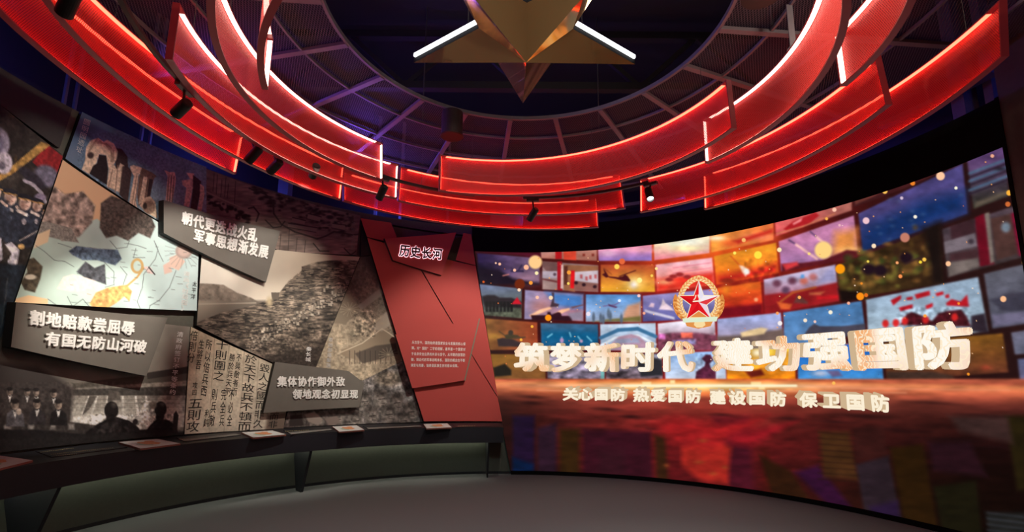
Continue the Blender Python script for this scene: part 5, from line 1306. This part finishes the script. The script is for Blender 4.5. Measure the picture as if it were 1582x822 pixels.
    for k in range(5): p.line([(1525, 792 + k * 9), (1590, 800 + k * 9)], 3, (48, 50, 54), .6)
    P_([(1050, 690), (1075, 680), (1110, 676), (1134, 690), (1130, 715), (1128, 752), (1080, 745), (1050, 720)], (160, 36, 28), 4, .4)
    P_([(1000, 655), (1040, 640), (1100, 648), (1190, 640), (1160, 670), (1100, 700), (1040, 690)], (150, 26, 28), 9, .45)
    P_([(1120, 668), (1240, 648), (1160, 694), (1130, 690)], (140, 22, 30), 6, .45)
    for x_, y_, a in ((1080, 714, 8), (1102, 732, 7), (1086, 681, 8), (1030, 719, 5), (1120, 722, 5)): p.blob(x_, y_, a, 3, (150, 74, 34), .6)
    p.mottle(BIG(780, 640, 1600, 850), .25, 7, 71, 3, 3.0)
    for x_, y_, w_ in ((992, 593, 14), (1012, 599, 10), (1064, 596, 14), (1160, 593, 16), (1172, 599, 10), (1035, 590, 8)): P_([(x_, y_ - 3), (x_ + w_, y_ - 3), (x_ + w_, y_ + 3), (x_, y_ + 3)], (255, 226, 160), 1.5, .8)
    p.line([(960, 596), (1230, 596)], 4, (255, 246, 206), .7)
    p.soften(1.3)
    p.mottle(BIG(735, 225, 1600, 588), .10, 6, 77, 3, 1.8); p.mottle(BIG(735, 225, 1600, 588), .12, 16, 78, 2)
    # floating sparks
    for x_, y_, r_, c_ in ((827, 405, 10.5, (255, 206, 140)), (813, 413, 4, (255, 186, 150)), (772, 408, 2.2, (255, 190, 160)), (766, 406.5, 1.5, (255, 200, 170)), (795, 417.5, 2.4, (255, 190, 160)), (829, 422, 2.8, (255, 240, 180)), (803, 439, 8, (112, 40, 16)), (820, 437, 3, (255, 160, 60)), (747, 435.5, 1.8, (220, 90, 30)),
                           (802, 448, 2.6, (255, 220, 190)), (830, 459.5, 2.7, (255, 196, 170)), (851, 460, 3.2, (255, 220, 180)), (879, 421, 3.2, (250, 160, 60)), (878, 438, 2.1, (255, 220, 100)), (953, 412, 4, (255, 216, 90)), (961, 404, 4.6, (232, 104, 60)), (988, 433, 4, (255, 246, 150)), (1014, 415, 2.3, (255, 230, 150)), (1007, 426, 2.1, (255, 210, 90)),
                           (847, 491, 5, (255, 150, 20)), (909, 485, 3.4, (240, 226, 240)), (957, 464.5, 2.4, (230, 240, 255)), (987, 457, 2.4, (255, 206, 200)), (995, 484, 2.2, (250, 170, 140)), (1171, 394, 6, (255, 230, 70)), (1135, 391, 2.4, (255, 236, 100)), (1149, 371, 3.2, (250, 190, 110)), (1272, 386.5, 13.5, (255, 214, 130)), (1204, 386, 3.5, (255, 236, 180)),
                           (1298, 415.5, 7.5, (255, 156, 16)), (1329, 458, 6, (255, 146, 24)), (1338, 456, 3, (230, 110, 30)), (1250, 392, 2.2, (255, 220, 130)), (1289, 324, 3.3, (255, 196, 170)), (1277, 338, 2.3, (255, 180, 80)), (1338, 341, 5.2, (240, 196, 206)), (1398, 367, 7.4, (196, 124, 104)), (1453, 272, 6.7, (255, 200, 160)), (1410, 283, 3.8, (240, 130, 40)),
                           (1350, 380, 3.5, (255, 226, 190)), (1414, 335, 2.8, (250, 240, 220)), (1477, 290.5, 2.4, (255, 250, 220)), (1393, 306, 2.5, (214, 190, 210)), (1533, 241, 2.8, (240, 170, 140)), (1559, 298, 4.3, (255, 180, 60)), (1557, 315.5, 4, (206, 104, 50)), (1367, 295.5, 4, (255, 196, 90)), (1465, 407.5, 4, (255, 196, 150)), (1428, 401, 3, (255, 200, 80)), (1422, 405, 2.4, (255, 220, 60)),
                           (1550, 462, 4.7, (255, 190, 140)), (1391, 427, 3, (255, 150, 80)), (1386, 406, 2.3, (255, 170, 110)), (1283, 482.5, 3.2, (250, 240, 216)), (1244, 495, 3, (250, 230, 206)), (1259, 497, 2.2, (240, 200, 190)), (1205, 499.5, 3.6, (250, 240, 240)), (1201, 484, 2.4, (255, 160, 90)), (1235, 459.5, 2.6, (255, 176, 90)), (1311, 468.5, 2.4, (255, 180, 150)), (1429, 488, 2.6, (255, 160, 60)),
                           (1481, 469, 2, (255, 140, 40)), (1582, 406, 3, (255, 210, 120)), (1496, 578, 2.2, (250, 150, 40)), (1341, 404, 2, (250, 220, 90)), (1288, 592, 2.6, (255, 190, 90)), (822, 504.5, 2.2, (255, 180, 60)), (805, 525, 2.2, (250, 180, 60)), (1297, 348, 2, (240, 180, 190)), (1331, 438, 2, (240, 140, 40))):
        p.ell(x_, y_, r_, r_, c_, 0.3, .95)
    for k in range(130):
        r = random.Random(5000 + k); x_ = r.uniform(750, 1560); yt = np.interp(x_, [735, 900, 1050, 1200, 1365, 1550], [392, 390, 378, 346, 297, 232])
        p.ell(x_, r.uniform(yt + 6, 570), r.uniform(.6, 1.3), r.uniform(.6, 1.3), r.choice(((255, 200, 150), (255, 170, 90), (255, 226, 200), (230, 120, 60))), .5, .7)

scr = thing('led_screen', 'huge curved LED screen with rows of pictures, an emblem and glowing Chinese headlines', 'screen', polar(36, RS, 0))
me, P = grid_mesh([(SCR0, SZ0), (SCR1, SZ0), (SCR1, SZ1), (SCR0, SZ1)], RS, 150)
X, Y = project(P[:, 0], P[:, 1], P[:, 2]); pt = Paint(X, Y, (30, 14, 14)); pt.Z0 = P[:, 2]; paint_screen(pt)
bpy.data.meshes.remove(me)
nx = int(np.argmax(P[:, 2] != P[0, 2])); img = pt.c.reshape(-1, nx, 3); ny = img.shape[0]
# the picture surface itself: its left end leans along the red panel
OUT = [(-1.45, SZ0), (SCR1, SZ0), (SCR1, SZ1), (-9.75, SZ1), (-3.45, 0.82)]
me, P = grid_mesh(OUT, RS, 150)
u = (np.degrees(np.arctan2(P[:, 0] - RX, P[:, 1] - RY)) - SCR0) / (SCR1 - SCR0) * (nx - 1); v = (P[:, 2] - SZ0) / (SZ1 - SZ0) * (ny - 1)
iu, iv = np.clip(u.astype(int), 0, nx - 2), np.clip(v.astype(int), 0, ny - 2); fu, fv = np.clip(u - iu, 0, 1)[:, None], np.clip(v - iv, 0, 1)[:, None]
set_paint(me, (img[iv, iu] * (1 - fu) + img[iv, iu + 1] * fu) * (1 - fv) + (img[iv + 1, iu] * (1 - fu) + img[iv + 1, iu + 1] * fu) * fv)
obj('picture_surface', me, 'screen', scr)
obj('housing', slab(OUT, RS + 0.001, 4.652), 'black', scr)

# headline characters, each inside its own photo quad (TL, TR, BR, BL)
HEAD = [('筑', [(795, 529), (847, 530), (848, 575), (793, 574)]), ('梦', [(850, 530), (898, 530), (899, 575), (850, 575)]), ('新', [(902, 530), (956, 529), (957, 575), (902, 575)]),
        ('时', [(958, 529), (1013, 528), (1012, 575), (957, 575)]), ('代', [(1016, 527), (1071, 526), (1072, 575), (1016, 575)]), ('建', [(1101, 524), (1165, 521), (1166, 575), (1103, 574)]),
        ('功', [(1166, 521), (1238, 516), (1240, 574), (1170, 574)]), ('强', [(1238, 514), (1312, 508), (1319, 573), (1242, 573)]), ('国', [(1316, 509), (1400, 501), (1410, 572), (1324, 573)]), ('防', [(1406, 503), (1504, 492), (1512, 571), (1412, 572)])]
SLOG = [('关', [(869, 599), (894, 599), (894, 619), (869, 619)]), ('心', [(893, 600), (916, 600), (916, 619), (893, 619)]), ('国', [(918, 600), (940, 600), (940, 619), (918, 619)]), ('防', [(943, 600), (966, 601), (966, 620), (943, 620)]),
        ('热', [(978, 600), (1003, 601), (1003, 621), (978, 621)]), ('爱', [(1005, 601), (1028, 601), (1028, 621), (1005, 621)]), ('国', [(1032, 602), (1055, 602), (1055, 622), (1032, 622)]), ('防', [(1059, 602), (1083, 603), (1083, 623), (1059, 623)]),
        ('建', [(1097, 603), (1122, 603), (1122, 625), (1097, 625)]), ('设', [(1127, 603), (1153, 604), (1153, 626), (1127, 626)]), ('国', [(1157, 604), (1184, 605), (1184, 626), (1157, 626)]), ('防', [(1190, 605), (1216, 606), (1216, 628), (1190, 628)]),
        ('保', [(1236, 606), (1264, 607), (1264, 630), (1237, 630)]), ('卫', [(1271, 607), (1300, 608), (1301, 632), (1272, 631)]), ('国', [(1307, 608), (1337, 609), (1339, 635), (1309, 634)]), ('防', [(1345, 609), (1375, 610), (1378, 638), (1348, 636)])]
def headline(rows, bold, side_fn, face_mat, nm):
    load_glyphs(''.join(c for c, _ in rows), bold)
    n = 6
    for ch, quad in rows:
        V, F, VS, FS = [], [], [], []
        q = quad_uv(quad, RS)
        cx, cy, ox, oy = side_fn(quad)
        t1, z1 = wall_uv(cx + ox, cy + oy, RS); t0, z0 = wall_uv(cx, cy, RS)
        for k in range(1, n + 1):
            glyph_on(VS, FS, ch, q, RS - 0.006, bold, dth=(t1 - t0) * k / n, dz=(z1 - z0) * k / n)
        glyph_on(V, F, ch, q, RS - 0.020, bold)
        o = obj(nm + '_character', pyd(V, F), face_mat, scr)
        obj('character_side', pyd(VS, FS), 'letter_side', o, 'tan side of the character')
def side_head(q):
    cx, cy = sum(x for x, _ in q) / 4, sum(y for _, y in q) / 4
    ox = np.interp(cx, [800, 1040, 1130, 1300, 1460], [9, 3, -4, -10, -14]); return cx, cy, ox, 0.0
def side_slog(q):
    cx, cy = sum(x for x, _ in q) / 4, sum(y for _, y in q) / 4
    ox = np.interp(cx, [870, 1050, 1130, 1380], [7, 3, -3, -14]); return cx, cy, ox, -np.interp(cx, [870, 1380], [3, 4.5])
headline(HEAD, 0.041, side_head, 'letter', 'headline')
headline(SLOG, 0.042, side_slog, 'slogan', 'slogan')

# emblem: gold wreath, red star with the two characters, gate and ribbon
def decal(items, R, nm):
    """flat coloured shapes on the screen surface: (photo polygon, colour)"""
    V, F, Cc = [], [], []
    for poly, c in items:
        b = len(V); l = lin(c)
        for x, y in poly:
            t, z = wall_uv(x, y, R); V.append(polar(t, R, z)); Cc.append(l + [1])
        F.append(tuple(range(b, b + len(poly))))
    me = pyd(V, F); at = me.color_attributes.new('paint', 'FLOAT_COLOR', 'POINT')
    at.data.foreach_set('color', np.array(Cc, np.float32).ravel())
    return obj(nm, me, 'screen', scr)
EX, EY = 1079.5, 468.0
def leaf(cx, cy, dx, dy, l, w):
    n = math.hypot(dx, dy); c, s = dx / n, dy / n
    return [(cx + c * u * l - s * v * w, cy + s * u * l + c * v * w) for u, v in ((-.5, 0), (-.2, .5), (.2, .42), (.5, 0), (.2, -.42), (-.2, -.5))]
def sprig(side, deg, rx, ry, out, l, w):
    a = math.radians(deg); tx, ty, nx, ny = math.sin(a), -math.cos(a), math.cos(a), math.sin(a)
    return leaf(EX + side * rx * nx, EY + ry * ny, side * (tx + out * nx), ty + out * ny, l, w)
its, its2 = [], []
for side in (-1, 1):
    for k in range(22):                                   # broad outer leaves of the lower half
        t = k / 21; d = lerp(86, -14, t)
        its.append((sprig(side, d, lerp(31, 37, min(1, t * 2)), 33, 0.25, 12, 6), ((222, 138, 66), (240, 168, 92), (196, 112, 50))[k % 3]))
        its.append((sprig(side, d - 2, lerp(27, 32, min(1, t * 2)), 29, -0.1, 11, 5), ((246, 186, 112), (226, 150, 80))[k % 2]))
    for k in range(34):                                   # grain wreath closing over the star
        t = k / 33; d = lerp(64, -88, t); rx, ry = lerp(27, 31, t), lerp(27, 38, t)
        its2.append((sprig(side, d, rx + 2.5, ry + 2.5, 0.55, 7.5, 3.4), ((232, 160, 88), (250, 206, 140))[k % 2]))
        its2.append((sprig(side, d, rx - 2.0, ry - 2.0, -0.55, 7, 3.2), ((255, 226, 170), (240, 178, 108))[k % 2]))
sg = lambda r0, r1, cx=EX, cy=467.0, sy=1.0: [(cx + (r0 if i % 2 == 0 else r1) * math.sin(math.pi * i / 5), cy - sy * (r0 if i % 2 == 0 else r1) * math.cos(math.pi * i / 5)) for i in range(10)]
its3 = [([(1058, 497), (1101, 497), (1098, 504), (1079, 508), (1061, 504)], (226, 146, 74)), ([(1066, 487), (1070, 481), (1088, 481), (1093, 487), (1096, 490), (1062, 490)], (226, 140, 70)), ([(1069, 483), (1090, 483), (1092, 486), (1067, 486)], (250, 206, 140)), ([(1064, 490), (1095, 490), (1097, 494), (1062, 494)], (250, 214, 150)),
        (sg(34.5, 13.8), (250, 236, 206))]
outer, inn_ = sg(32.0, 12.4), None
its4 = [([(EX, 467.0), outer[i], outer[(i + 1) % 10]], c) for i, c in zip(range(10), ((232, 226, 240), (246, 236, 240), (226, 60, 66), (236, 214, 226), (226, 24, 32), (214, 18, 28), (232, 26, 34), (206, 16, 26), (226, 22, 30), (236, 30, 36)))]
its5 = [([(1054, 492), (1109, 489), (1107, 496.5), (1056, 498.5)], (222, 236, 206)), ([(1054, 492), (1071, 491), (1071, 497.8), (1056, 498.5)], (240, 246, 220)), ([(1073, 497), (1088, 496), (1090, 502), (1085, 506), (1076, 506), (1072, 502)], (250, 220, 160)), ([(1077, 499), (1084, 499), (1084, 503), (1077, 503)], (226, 160, 90))]
decal(its, RS - 0.004, 'emblem_leaves'); decal(its2, RS - 0.007, 'emblem_wreath'); decal(its3[:-1], RS - 0.010, 'emblem_gate'); decal(its3[-1:], RS - 0.024, 'emblem_star_border'); decal(its4, RS - 0.034, 'emblem_star'); decal(its5, RS - 0.040, 'emblem_ribbon')
obj('emblem_characters', text_rows([('八', [(1071, 455), (1083, 454), (1083, 463), (1071, 464)]), ('一', [(1070, 459), (1083, 458), (1083, 472), (1070, 473)])], RS - 0.046, bold=0.03), 'slogan', scr)
